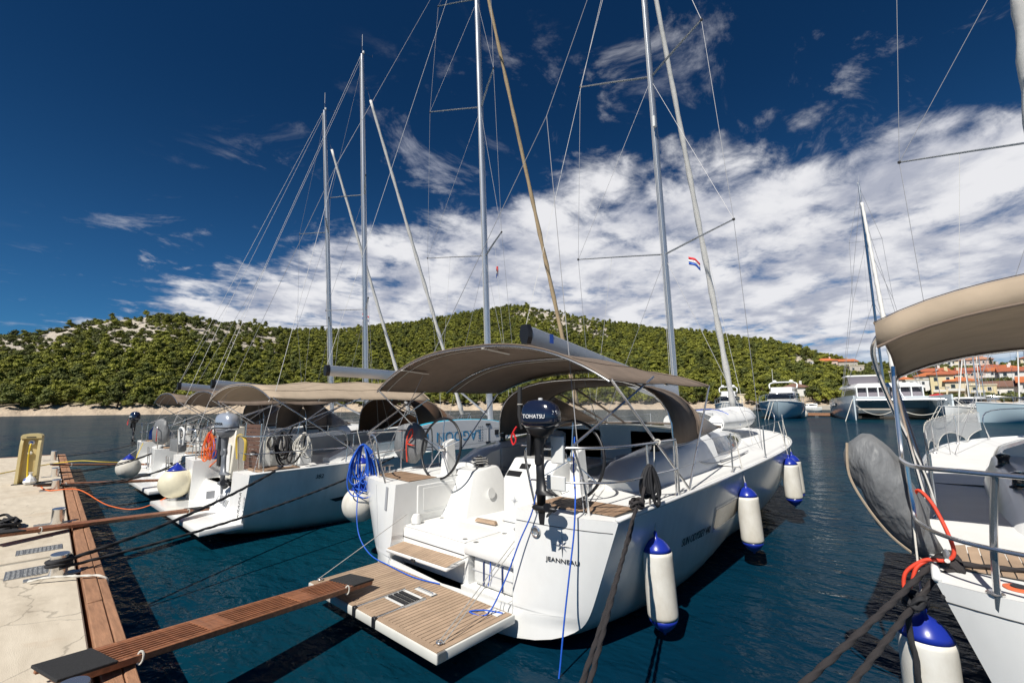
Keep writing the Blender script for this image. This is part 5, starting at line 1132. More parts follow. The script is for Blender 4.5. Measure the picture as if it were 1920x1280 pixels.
# ------------------------------------------------------------------ other stern-to yachts
def yacht(x, y, label, L, B, fs, fb, my, rake, spr, zt, boom_e, canvas, rz=0, plat=(.55, .36), bim=None, dod=True, bl=None, sail='sail', pod=True, group='sailing yachts moored stern-to', boomm='alu', cin=.05, cout=.08, helm=1, genoa=(.10, .06), mr=.10, boomz=2.9, lead=.9, band=(-.05, .07)):
    o = thing('sailing_yacht', label, 'sailing yacht', (x, y, 0), rz, group); h = Hull(L, B, fs, fb, cin, cout, .17); xo = B * .30
    hull_mesh(h, o, xo=xo, zp=plat[1], yck=L * .40, band=band)
    p = obj('swim_platform', box(-B * .43, B * .43, -plat[0], .12, plat[1] - .1, plat[1], .02, 2), 'gelcoat', o, smooth=True)
    obj('cockpit_sole', box(-xo, xo, .35, L * .4, fs - .55, fs - .45), 'gelcoat_matte', o)
    obj('transom_step', bevel(hexa([(-xo, .1, plat[1] - .05), (xo, .1, plat[1] - .05), (xo, .6, plat[1] - .05), (-xo, .6, plat[1] - .05)], [(-xo, .32, fs - .45), (xo, .32, fs - .45), (xo, .62, fs - .45), (-xo, .62, fs - .45)]), .02), 'gelcoat', o, smooth=True)
    for sd in (-1, 1):
        e = Vector((sd, 1, 1)); a = h.hb(.4)
        obj('coaming', loft([[Vector((sd * q, yy, zz)) for q, zz in ((xo + .42, h.sh(yy) - .02), (xo + .34, h.sh(yy) + hh), (xo + .05, h.sh(yy) + hh), (xo, fs - .5))] for yy, hh in ((1.9, .1), (2.4, .3), (L * .4, .42))]), 'gelcoat', o, smooth=True)
        obj('cockpit_seat', box(min(sd * xo * .55, sd * xo), max(sd * xo * .55, sd * xo), 2.2, L * .39, fs - .5, fs - .05, .02), 'gelcoat_matte', o, smooth=True)
        obj('helm_seat', box(min(sd * (xo + .05), sd * (a - .15)), max(sd * (xo + .05), sd * (a - .15)), .3, 1.1, fs, fs + .05, .015), 'teak', o, smooth=True)
        if helm:
            wheel(o, sd * xo * .86, 1.35, fs + .48, .46); obj('helm_pedestal', bevel(hexa([(sd * xo * .86 - .14, 1.4, fs - .5), (sd * xo * .86 + .14, 1.4, fs - .5), (sd * xo * .86 + .14, 1.75, fs - .5), (sd * xo * .86 - .14, 1.75, fs - .5)], [(sd * xo * .86 - .1, 1.42, fs + .5), (sd * xo * .86 + .1, 1.42, fs + .5), (sd * xo * .86 + .12, 1.65, fs + .55), (sd * xo * .86 - .12, 1.65, fs + .55)]), .02), 'gelcoat', o, smooth=True)
        winch(o, sd * (xo + .2), 2.4, h.sh(2.4) + .28, 1.05)
        rail(o, [e * Vector(q) for q in ((xo + .1, .12, fs), (xo + .1, .08, fs + .62), (xo + .18, .06, fs + .72), (a - .3, .08, fs + .72), (a - .08, .3, fs + .72), (a - .06, 1.2, fs + .72), (a - .05, 2.0, fs + .70), (a - .05, 2.05, fs + .02))], .013, 'pushpit')
        rail(o, [e * Vector(q) for q in ((xo + .1, .1, fs + .38), (a - .3, .1, fs + .38), (a - .08, .32, fs + .38), (a - .05, 2.03, fs + .38))], .011, 'pushpit_mid_rail')
        rail(o, [e * Vector(q) for q in ((a - .1, .35, fs), (a - .1, .35, fs + .72))], .012, 'pushpit_leg', 2)
        ck = obj('mooring_cleat', tube([(sd * (a - .14), .62, fs + .10), (sd * (a - .14), .9, fs + .10)], .018, 8), 'stainless', o, smooth=True)
    coachroof(h, o, L * .40, L * .80, xo * 1.12, .6, .58, .10)
    obj('companionway', box(-.33, .33, L * .4 - .03, L * .4 + .02, fs - .4, fs + .62), 'black', o)
    stanchions(h, o, [2.2, L * .34, L * .5, L * .66, L * .82]); pulpit(h, o, L * .87)
    if dod: dodger(o, xo * 1.10, L * .30, L * .45, fs + .52, fs + 1.55, canvas, wf=xo * .9)
    if bim:
        W, y0, y1, zc0, zc1, t0, t1, sg, arch = bim
        bimini(o, W, y0, y1, zc0, zc1, t0, t1, canvas if bl is None else bl, struts=[((s * W, y0 + .05, zc0), (s * (B / 2 - .12), y0 + 2.1, fs + .1)) for s in (-1, 1)] + [((s * W, y1 - .05, zc1), (s * (B / 2 - .14), y0 + 1.5, fs + .1)) for s in (-1, 1)] + [((s * (B / 2 - .15), y0 - .1, fs + .72), (s * W, (y0 + y1) / 2, (zc0 + zc1) / 2)) for s in (-1, 1)], sag_=sg, arches=arch)
    m_ = rig(o, my, fs + .55, zt, rake, spr, (B * .42, my - .6, h.sh(my) + .05), (0, L - .15, fb + .1), [(-B * .42, .25, fs), (B * .42, .25, fs)], sail, (boomz, boom_e, .14), mr=mr, genoa=genoa, split=(0, 2.6, zt * .42), boom_m=boomm, lead=lead)
    return o, h
b2, h2 = yacht(-12.0, 3.2, 'big white yacht left of the central one with silver outboard and light tan bimini', 15.0, 4.75, 1.30, 1.72, 8.9, 2.4, [(8.25, 2.0, 1.2), (14.3, 1.8, 1.1), (19, 1.5, .8)], 22.6, (0, 2.6, 3.55), 'canvas_brown', bim=(2.05, .45, 4.5, 2.78, 2.75, 3.12, 3.28, .05, (0, .36, .7, 1)), bl='canvas_light', sail='sail_tan', plat=(.62, .38), genoa=(.10, .065), mr=.125, boomz=3.4)
lettering('model_lettering', '382', .12, frame_at((hull_side(h2, 1.2, 1.12) + .012, 1.45, 1.12), (0, 1, 0), (.1, 0, 1)), 'ink', b2, shear=.2)
lettering('name_lettering', 'KRAPAR', .15, frame_at((2.12, -.012, .75), (0.10, 0, .6), (-1, 0, .1)), 'ink', b2, sx=.9)
obj('hull_stripe', (lambda P: (P, [(0, 1, 2, 3)]))([Vector((hull_side(h2, y, z) + .008, y, z)) for y, z in ((1.9, .52), (3.4, .66), (3.4, .72), (1.75, .59))]), 'ink', b2)
obj('louvre', MB().add(*box(.05, .08, -.02, .14, .60, .76)), 'ink_grey', b2)
for k in (0, .09, .18): obj('vent_slot', box(.55 + k, .61 + k, .10, .135, .56, .74, .01), 'ink_grey', b2)
tl = obj('tall_locker', bevel(hexa([(-.95, .55, .9), (-.35, .55, .9), (-.35, .85, .9), (-.95, .85, .9)], [(-.95, .6, 2.12), (-.35, .6, 2.12), (-.35, .8, 2.12), (-.95, .8, 2.12)]), .02), 'gelcoat_cream', b2, smooth=True)
obj('locker_door', box(-.85, -.45, .53, .556, 1.0, 1.72, .008), 'gelcoat', tl)
pas = thing('folded_passerelle', 'dark slatted brown folding passerelle standing on the yacht with the silver outboard', 'passerelle', (-10.55, 3.6, 1.28), R(8))
for i in range(11): obj('slat', box(-.3, .3, -.02, .02, .02 + i * .085, .095 + i * .085, .004), 'ply_brown', pas)
for s in (-.31, .31): obj('side_rail', box(s - .02, s + .02, -.03, .03, 0, .97, .005), 'stainless', pas)
outboard((-11.55, 3.35, 2.05), R(14), 'silver outboard motor on the stern rail of the yacht left of centre', 'motor_silver', 'motor_grey', 'HONDA', 'ink', None, 1.18, False)
obj('motor_board', box(.16, .34, .10, .22, 1.3, 2.0, .01), 'black', b2)
rope_coil('hung_rope', (-10.35, 4.1, 2.05), .22, .66, 10, .016, 'rope_black', 'black and white flecked rope coil hung on the rail right of the silver outboard', seed=3, axis=(.8, .6, 0))
rope_coil('hung_rope', (-9.95, 4.4, 2.03), .24, .5, 8, .011, 'rope_white', 'white rope coil hung on the rail right of the black coil', seed=4, axis=(.8, .6, 0))
rope_coil('orange_rope_coil', (-13.05, 3.45, 1.98), .16, .62, 15, .011, 'rope_orange', 'bright orange rope bundle hung on the stern left of the silver outboard', seed=6, axis=(.9, .4, 0))
ball((-13.75, 3.0, .78), .36, 'cream ball fender with blue top hanging off the platform left of the silver outboard', (-13.9, 3.4, 1.9), 'fender_cream')
fender((-9.38, 5.45, .62), .16, .85, 'upright white fender with blue top hung between the two yachts left of the blue coil', (-9.6, 5.4, 2.1))
# paddle board standing on edge along the rail
pb = thing('paddle_board', 'white and cyan paddle board with upside-down lettering stood along the yacht rail', 'paddle board', (-9.52, 6.55, 1.38), R(-2))
def board(o, nme, sc_, m, x0, x1):
    P = []; n = 40
    for i in range(n):
        a = 2 * PI * i / n; yy = 1.85 * math.copysign(abs(math.cos(a)) ** .95, math.cos(a)); w = .41 * abs(math.sin(a)) ** (.62 if math.cos(a) > 0 else .85); P.append((1.85 + yy * sc_, .42 + math.copysign(w, math.sin(a)) * sc_))
    return obj(nme, bevel(prism(P, x1 - x0, Matrix(((0, 0, 1, x0), (1, 0, 0, 0), (0, 1, 0, 0), (0, 0, 0, 1)))), .012), m, o, smooth=True)
board(pb, 'edge_band', 1.0, 'cyan', -.06, .055); board(pb, 'deck_face', .965, 'board_white', -.05, .062)
lettering('lettering', 'LAGOON', .36, frame_at((.066, 1.75, .41), (0, -1, 0), (0, 0, -1)), 'ink_blue', pb)
for yy in (.55, .62, .69): obj('logo_bar', box(.063, .067, yy, yy + .045, .33, .50), 'ink_blue', pb)
obj('carry_handle', box(.063, .08, 3.05, 3.25, .36, .5, .008), 'black', pb); obj('strap', box(.063, .075, 2.78, 2.83, .12, .68), 'ink_grey', pb)
for zz in (.14, .64): obj('strap_buckle', box(.063, .085, 2.70, 2.88, zz, zz + .05, .006), 'black', pb)
for r_ in range(3):
    for k in range(6): obj('pad_dot', box(.063, .068, 2.42 + r_ * .07, 2.45 + r_ * .07, .22 + k * .075, .25 + k * .075), 'ink_grey', pb)
b3, h3 = yacht(-17.5, 3.4, 'white yacht with dark taupe bimini third from the right, next to the tall beige locker', 12.6, 4.0, 1.25, 1.5, 6.9, 3.0, [(6.7, 1.75, .9), (11.8, 1.5, .8)], 18.4, (0, 1.2, 3.35), 'canvas', bim=(1.95, .9, 4.4, 2.72, 2.72, 3.12, 3.3, .16, (0, .5, 1)))
b4, h4 = yacht(-21.9, 3.7, 'white yacht farthest left with taupe bimini and small dark outboard on its rail', 12.2, 3.9, 1.25, 1.5, 7.3, 4.2, [(6.6, 1.7, .9), (11.4, 1.45, .8)], 17.9, (0, .9, 3.42), 'canvas', bim=(1.9, .5, 3.8, 2.78, 2.72, 3.15, 3.3, .16, (0, .5, 1)))
for o_, yb, s_ in ((b3, 4.0, 'MAJESTIC'), (b4, 4.2, '')):
    if s_: lettering('boom_lettering', s_, .20, frame_at((.10, 3.3, 3.22), (0, 1, -.05), (0, 0, 1)), 'ink_navy', o_); lettering('boom_lettering', 'CHARTER', .17, frame_at((.10, 4.75, 3.16), (0, 1, -.05), (0, 0, 1)), 'ink_grey', o_)
outboard((-23.35, 3.55, 2.1), R(10), 'small dark outboard on the far left yacht, standing clear against the sea', 'navy_gloss', 'black', 'YAMAHA', 'ink_white', None, .95, False)
lb4 = thing('covered_lifebuoy', 'grey covered lifebuoy on the stern rail of the far left yachts', 'lifebuoy', (-19.0, 3.6, 1.4), R(30)); obj('cover', lumpy(loft([[Vector((math.cos(a) * rx * .33, math.sin(a) * .12 * rx, z)) for a in [2 * PI * k / 18 for k in range(18)]] for z, rx in ((.0, .4), (.1, .9), (.4, 1), (.6, .8), (.75, .6), (.82, .25))]), .03, 6), 'grey_cover', lb4, smooth='all'); obj('cord', tube([(0, -.13, .1), (.02, -.14, .5)], .01, 5), 'rope_red', lb4)
ball((-19.95, 3.0, .62), .34, 'white ball fender floating beside the gangplank of the far left yachts', (-19.7, 3.5, 1.5))
obj('stern_cover', lumpy(box(-.4, .55, .25, .5, 1.25, 1.62, .05, 2), .03, 5), 'grey_cover', b3, smooth=True)
for o_, x_ in ((b3, .9), (b4, 1.0)): obj('transom_ladder', MB().add(*tube([(x_, -.02, .3), (x_, -.06, 1.2)], .016, 6)).add(*tube([(x_ + .3, -.02, .3), (x_ + .3, -.06, 1.2)], .016, 6)).add(*tube([(x_, -.04, .6), (x_ + .3, -.04, .6)], .014, 6)).add(*tube([(x_, -.05, .9), (x_ + .3, -.05, .9)], .014, 6)), 'stainless', o_, smooth=True)
for bo_, sd_ in ((b2, 1), (b3, 1), (b4, 1)):
    g_ = random.Random(sd_ + int(bo_.location.x))
    for k in range(4):
        x_, y_ = g_.uniform(-1.2, 1.4), g_.uniform(.5, 1.8); z_ = 1.30
        rope_coil('sheet_coil', (x_, y_, z_ + .62), .12, .45, 5, .009, ('rope_white', 'rope_grey', 'rope_black', 'rope_grey')[k], '', seed=k + 7, axis=(.8, .6, 0), parent=bo_)
    obj('seat_cushion', box(.75, 1.35, 2.3, 4.8, 1.26, 1.34, .03, 2), 'canvas_brown', bo_, smooth=True); obj('instrument_pod', box(-.9, -.5, 1.45, 1.6, 1.55, 1.95, .03, 2), 'white_plastic', bo_, smooth=True)
    obj('horseshoe_holder', tube(spline([(1.5, .1, 1.55), (1.45, .08, 1.95), (1.7, .08, 2.02), (1.9, .1, 1.9), (1.88, .1, 1.55)], 5), .03, 8), 'yellow_pad' if bo_ is b2 else 'white_plastic', bo_, smooth=True)
    obj('gas_bottle', lathe([(.1, 1.3), (.13, 1.34), (.13, 1.62), (.08, 1.72), (.04, 1.74), (.04, 1.8)], 14, T(-1.55, .5, 0)), 'white_plastic' if bo_ is b3 else 'blue', bo_, smooth=True)
# ------------------------------------------------------------------ mooring lines to the pontoon
def line(a, b, s, r, m, label, st=True): stern_line('mooring_line', sag(a, b, s, 20), r, m, label, st)
q7 = dk(7.75, -.36, .12)
line((-9.85, 3.95, 1.40), q7 + Vector((.09, .02, .05)), .12, .021, 'rope_black', 'thick black flecked mooring line from the silver-outboard yacht to the near bollard, upper one')
line((-9.0, 6.0, 1.45), q7 + Vector((.06, .08, -.02)), .16, .017, 'rope_black', 'black mooring line passing low between yachts to the near bollard')
tag(obj('rope_turns', rope_vf([q7 + Vector((.105 * math.cos(a), .105 * math.sin(a), -.02 + .012 * a / 2)) for a in [k * .3 for k in range(50)]], .02), 'rope_black', smooth='all'), 'turns of black rope wound round the near bollard', 'rope')
tag(obj('white_lashing', rope_vf(spline([dk(7.6, -.6, .03), dk(7.5, -.45, .06), dk(7.35, -.2, .05), dk(7.2, .0, .03), dk(7.15, .05, -.1), dk(6.9, .10, -.7)], 6), .012), 'rope_white', smooth='all'), 'pale rope lashed from the bollard base over the timber edge', 'rope')
q15 = dk(15.7, -.33, .12); q18 = dk(18.8, -.33, .12); q24 = dk(24.6, -.34, .15)
line((-14.1, 3.75, 1.40), q15, .22, .018, 'rope_black', 'black line from the silver-outboard yacht to the bollard before the pedestal')
line((-15.6, 3.9, 1.35), q15 + Vector((0, .05, -.03)), .3, .015, 'rope_black', 'slack black line from the taupe-bimini yacht to the bollard before the pedestal')
line((-19.3, 4.0, 1.35), q18, .25, .016, 'rope_black', 'black line to the bollard next to the pedestal')
line((-20.1, 4.3, 1.35), q18 + Vector((0, .06, -.03)), .2, .015, 'rope_black', 'second black line to the bollard next to the pedestal')
line((-23.7, 4.3, 1.35), q24, .15, .016, 'rope_black', 'black line from the far left yacht to the farthest bollard')
tag(obj('orange_line', tube(spline([dk(16.9, -.62, .02), dk(15.6, -.45, .02), dk(15.1, .05, .03), dk(14.6, .6, -.35), dk(14.2, 1.2, -.42), dk(13.8, 2.0, .1), dk(13.3, 2.6, .9), (-13.05, 3.45, 1.95)], 8), .013, 7), 'rope_orange', smooth='all'), 'long orange cable sagging from the pedestal over the water to the yacht', 'cable')
tag(obj('yellow_hose', tube(spline([dk(20.5, -1.6, .02), dk(22.0, -.9, .02), dk(22.9, -.4, .02), dk(22.4, .3, .1), (-21.9, 2.6, .70), (-22.0, 3.4, .62), (-22.3, 3.6, .9), (-22.5, 3.75, 1.25)], 8), .014, 7), 'hose_yellow', smooth='all'), 'yellow hose lying over the pontoon end and the farthest gangplank', 'hose')
# ------------------------------------------------------------------ right-hand yacht, only its port quarter in view
RXo, RYo = 2.34, 3.95
def rp(x, y, z): return Vector((x + RXo - .30, y + RYo - .40, z + .13))
rb = thing('sailing_yacht', 'white yacht cut by the right edge with tan bimini, chrome rails and white netting', 'sailing yacht', (RXo, RYo, 0), 0, 'sailing yachts moored stern-to')
HR = Hull(13.0, 5.0, 1.42, 1.74, .10, .30, .215); hull_mesh(HR, rb, xo=1.2, zp=.36, yck=4.6, band=(-.05, .08))
obj('rubbing_strip', tube([HR.pos(-hull_side(HR, y, HR.sh(y) - .09) - .004, y, HR.sh(y) - .09, HR.hb(y)) for y in stations(12.8)], .012, 6), 'rubber', rb, smooth=True)
obj('transom_seam', tube([HR.pos(-hull_side(HR, 0, 1.3) * (1 - .45 * k / 8), 0, 1.30, hull_side(HR, 0, 1.3)) + Vector((0, -.003, 0)) for k in range(9)], .004, 5), 'seam', rb)
tk = obj('teak_bed', ([(-1.98, 1.05, 1.257), (-1.08, .98, 1.257), (-1.08, 1.85, 1.257), (-2.05, 1.75, 1.257)], [(0, 1, 2, 3)]), 'seam', rb)
for k in range(13):
    x0, x1 = -1.985 + .90 * k / 13 + .004, -1.985 + .90 * (k + 1) / 13 - .004; obj('plank', hexa([(x0, 1.06, 1.257), (x1, 1.05, 1.257), (x1, 1.80, 1.257), (x0, 1.74, 1.257)], [(x0, 1.06, 1.266), (x1, 1.05, 1.266), (x1, 1.80, 1.266), (x0, 1.74, 1.266)]), 'teak_light', tk)
obj('filler_cap', MB().add(*lathe([(.075, 0), (.075, .008), (.05, .012), (.001, .012)], 18, T(-1.72, .84, 1.252))), 'orange_red', rb, smooth=True); obj('filler_lid', lathe([(.042, .012), (.04, .018), (.001, .018)], 16, T(-1.72, .84, 1.252)), 'black', rb)
cs = []
for y, w0, h in ((1.7, 1.5, .02), (2.3, 1.56, .10), (3.2, 1.6, .24), (4.2, 1.62, .36), (5.0, 1.6, .46)):
    z = HR.sh(y) - .02; cs.append([Vector((-x, y, zz)) for x, zz in ((w0 + .14, z), (w0 + .02, z + h * .8), (w0 - .08, z + h), (1.2, z + h), (1.08, z + h * .9), (1.06, .9))])
obj('coaming', loft(cs), 'gelcoat', rb, smooth=True)
obj('cockpit_sole', box(-1.05, 1.05, .5, 5.05, .7, .8), 'gelcoat_matte', rb); obj('helm_seat', box(-1.05, -.4, .9, 1.7, .8, 1.25, .03), 'gelcoat', rb, smooth=True)
coachroof(HR, rb, 4.55, 10.4, 1.76, .8, .62, .12)
dodger(rb, 1.45, 4.5, 6.2, 2.0, 2.95, 'canvas_dark', wf=1.2)
wheel(rb, 1.6, 1.3, 1.84, .48, 5); obj('wheel_post', box(1.52, 1.68, 1.36, 1.56, .8, 1.95, .03), 'gelcoat', rb, smooth=True); winch(rb, -1.40, 3.6, 1.52); winch(rb, -1.42, 4.6, 1.62, .9)
for k, (pts, r_, nm) in enumerate((
  ([(-1.1, .42, 1.25), (-1.13, .3, 1.8), (-1.2, .24, 2.05), (-1.4, .26, 2.12), (-1.85, .48, 2.12), (-2.12, .78, 2.10), (-2.22, 1.15, 2.10), (-2.23, 1.35, 2.16), (-2.23, 1.45, 2.6), (-2.22, 1.5, 2.85)], .0165, 'pushpit'),
  ([(-1.13, .36, 1.68), (-1.55, .40, 1.68), (-1.95, .62, 1.67), (-2.16, .98, 1.68), (-2.19, 1.08, 1.8), (-2.20, 1.12, 2.1)], .0145, 'pushpit_mid_rail'),
  ([(-1.84, .64, 1.25), (-1.82, .56, 1.7), (-1.78, .45, 2.12)], .0185, 'pushpit_leg'))): rail(rb, pts, r_, nm)
obj('leg_foot', lathe([(.045, 0), (.045, .008), (.03, .02)], 14, T(-1.84, .64, 1.25)), 'stainless', rb, smooth=True)
secs = canopy(2.30, 1.35, 4.6, 3.26, 2.94, 3.54, 3.24, .04, 4.2)
low = [p + Vector((0, -.10, -.22)) for p in secs[0]]; mid_ = [p + Vector((0, -.055, -.05)) for p in secs[0]]
bm_ = obj('bimini', thick(loft([low, mid_] + secs, closed=False), .008), 'canvas_light', rb, smooth='all')
obj('hem', MB().add(*tube(low, .013, 6)).add(*tube(secs[-1], .016, 6)).add(*tube([s[0] for s in secs], .012, 6)), 'canvas', bm_, smooth=True)
for sr in (secs[0], secs[-1]): obj('bow_tube', tube([p - Vector((0, 0, .03)) for p in sr], .016, 8), 'stainless', bm_, smooth=True)
obj('roof_seam', tube([p + Vector((0, 0, .006)) for p in secs[0]], .004, 5), 'canvas_dark', bm_)
for pts in (((-2.28, 1.35, 3.16), (-2.34, 1.42, 3.0), (-2.28, 1.7, 2.6), (-2.12, 2.4, 1.9), (-2.05, 2.9, 1.35)), ((-2.28, 4.6, 2.93), (-2.33, 4.5, 2.84), (-2.28, 4.2, 2.6), (-2.16, 3.6, 1.95), (-2.08, 3.1, 1.35)), ((-2.24, 1.62, 2.84), (-2.20, 2.0, 2.3), (-2.14, 2.35, 1.7))): obj('strut', tube(spline(pts, 5), .0185, 8), 'stainless', bm_, smooth=True)
stanchions(HR, rb, [2.3, 4.2, 6.2, 8.2, 10.2]); pulpit(HR, rb, 11.5)
nt2 = []; ys_ = [2.6 + .1 * k for k in range(88)]
for y in ys_:
    e = HR.edge(y, .10); ph = (y - 2.7) % 2.0 / 2.0; lo = .02 + .26 * abs(math.sin(PI * ph)) ** .6; up = .66 - .035 * abs(math.sin(PI * (y - 2.7) / .25))
    nt2.append([Vector((-e.x - .01, e.y, e.z + lerp(lo, up, q))) for q in (0, .5, 1)])
net = obj('guardrail_net', loft(nt2, closed=False), 'netting', rb); obj('net_hem', MB().add(*tube([r_[0] for r_ in nt2], .007, 5)).add(*tube([r_[2] for r_ in nt2], .006, 5)), 'rope_white', net, smooth=True)
rig(rb, 9.1, 1.95, 16.9, 3.0, [(7.45, 2.27, .75), (11.8, 1.9, .7)], (2.1, 8.0, 1.6), (0, 12.9, 1.9), [(-1.9, .7, 1.3), (1.9, .7, 1.3)], boom=(3.9, (0, 2.2, 4.2), .14), mr=.10, genoa=(.15, .11), split=(0, 2.4, 8))
for o_ in list(rb.children):
    bn = o_.name.split('.')[0]
    if bn in ('teak_bed', 'filler_cap', 'filler_lid', 'leg_foot', 'winch', 'wheel_post', 'steering_wheel', 'helm_seat'): o_.location = (-.30, -.40, .172)
    elif bn == 'coaming': o_.location = (-.16, -.20, .0)
    elif bn in ('pushpit', 'pushpit_mid_rail', 'pushpit_leg', 'bimini'): o_.location = (-.30, -.40, .0 if bn == 'bimini' else .04)
# grey covered bundle and cords on its quarter
gc = thing('covered_outboard', 'long grey canvas covered bundle leaning over the stern quarter of the right-hand yacht', 'cover', rp(-2.30, 1.30, 1.30), R(12))
M_ = T(.14, 0, .0) @ RY(R(-21)); obj('cover', xf(lumpy(loft([[Vector((math.cos(a) * rx, math.sin(a) * ry, z)) for a in [2 * PI * k / 44 for k in range(44)]] for z, rx, ry in ((-.02, .03, .05), (.03, .10, .12), (.10, .125, .15), (.17, .14, .17), (.24, .15, .19), (.31, .165, .20), (.38, .175, .22), (.45, .185, .23), (.52, .19, .24), (.59, .195, .24), (.66, .19, .24), (.73, .18, .23), (.80, .165, .21), (.86, .14, .18), (.91, .11, .14), (.94, .03, .05))]), .05, 5.0, 3), M_), 'grey_cover', gc, smooth='all')
obj('cover_seam', xf(tube(spline([(-.05, -.10, .0), (-.15, -.12, .2), (-.20, -.14, .45), (-.20, -.13, .7), (-.1, -.1, .93)], 5), .010, 6), M_), 'canvas_light', gc, smooth=True)
tag(obj('red_cord', tube(spline([rp(-2.19, 1.20, 1.72), rp(-2.15, 1.15, 1.80), rp(-2.08, 1.08, 1.72), rp(-2.02, 1.0, 1.55), rp(-2.0, .98, 1.42), rp(-2.05, .98, 1.36), rp(-2.16, .98, 1.34), rp(-2.27, .96, 1.24), rp(-2.29, .94, 1.13), rp(-2.25, .94, 1.16), rp(-2.21, .96, 1.28), rp(-2.13, 1.0, 1.35)], 7), .0125, 8), 'rope_red', smooth='all'), 'thick orange-red cord looped over the grey cover at the right-hand yacht corner', 'rope')
ck = rp(-2.04, 1.08, 1.33); kn = [ck + Vector((.07 * math.cos(a), .10 * math.sin(a * .93), .03 * math.sin(a * 1.9))) for a in [k * .5 for k in range(40)]]
obj('mooring_cleat', tube([(-2.34, .54, 1.50), (-2.34, .68, 1.52), (-2.34, .82, 1.50)], [.016, .022, .016], 8), 'stainless', rb, smooth=True)
stern_line('stern_line', spline([rp(-1.0, 1.3, 1.42), rp(-1.5, 1.25, 1.33)] + kn + [rp(-2.10, .9, 1.26), rp(-2.22, .75, 1.12)], 3) + sag(rp(-2.26, .70, 1.07), (-1.15, .6, .70), .03), .017, 'rope_brown', 'thick brown-black stern line of the right-hand yacht, right one')
stern_line('stern_line', sag(rp(-2.14, .98, 1.30), (-1.5, .6, .70), .05), .017, 'rope_brown', 'thick brown-black stern line of the right-hand yacht, left one')
stern_line('hung_rope_end', spline([rp(-2.24, .74, 1.10), rp(-2.28, .76, .95), rp(-2.26, .73, .7), rp(-2.27, .74, .3), rp(-2.25, .74, .0)], 6), .017, 'rope_black', 'black rope end hanging down to the water from the right-hand yacht stern line')
tag(obj('line_knot', rope_vf(spline([rp(-2.23, .76, 1.12) + Vector((.06 * math.cos(a), .06 * math.sin(a), .035 * math.sin(a * 2.3))) for a in [k * .7 for k in range(24)]], 3), .016), 'rope_black', smooth='all'), 'big black knot in the stern line of the right-hand yacht', 'knot')
fender((RXo - 2.50, RYo + .50, .18), .16, .95, 'white fender with blue ends half hidden under the right-hand yacht quarter', rp(-2.2, 1.1, 1.6))
# ------------------------------------------------------------------ flags
def flag(c, size, label, rz):
    o = thing('flag', label, 'flag', c, rz, 'small courtesy flags'); w, h = size
    for i, m in enumerate(('red_flag', 'ink_white', 'blue')):
        rows = [[Vector((w * k / 8, .03 * math.sin(k * 1.1) * w / .4, h * (1 - i / 3) - h / 3 * j - .02 * k * k / 8)) for k in range(9)] for j in (0, 1)]; obj('stripe', thick(loft(rows, closed=False), .003), m, o, smooth='all')
    obj('emblem', MB().add(*box(w * .40, w * .58, -.012, .045, h * .3, h * .72)), 'red_flag', o); return o
flag((-4.82 + .95, 10.6, 6.75 - .9), (.27, .19), 'red white and blue flag under the starboard spreader of the central yacht', R(40))
flag((-11.1, 11.6, 7.2), (.32, .36), 'red white and blue flag beside the mast with the tan furled sail', R(-60))
flag((-18.0, 10.2, 6.35), (.30, .26), 'small red white and blue flag on the second mast from the left', R(30))
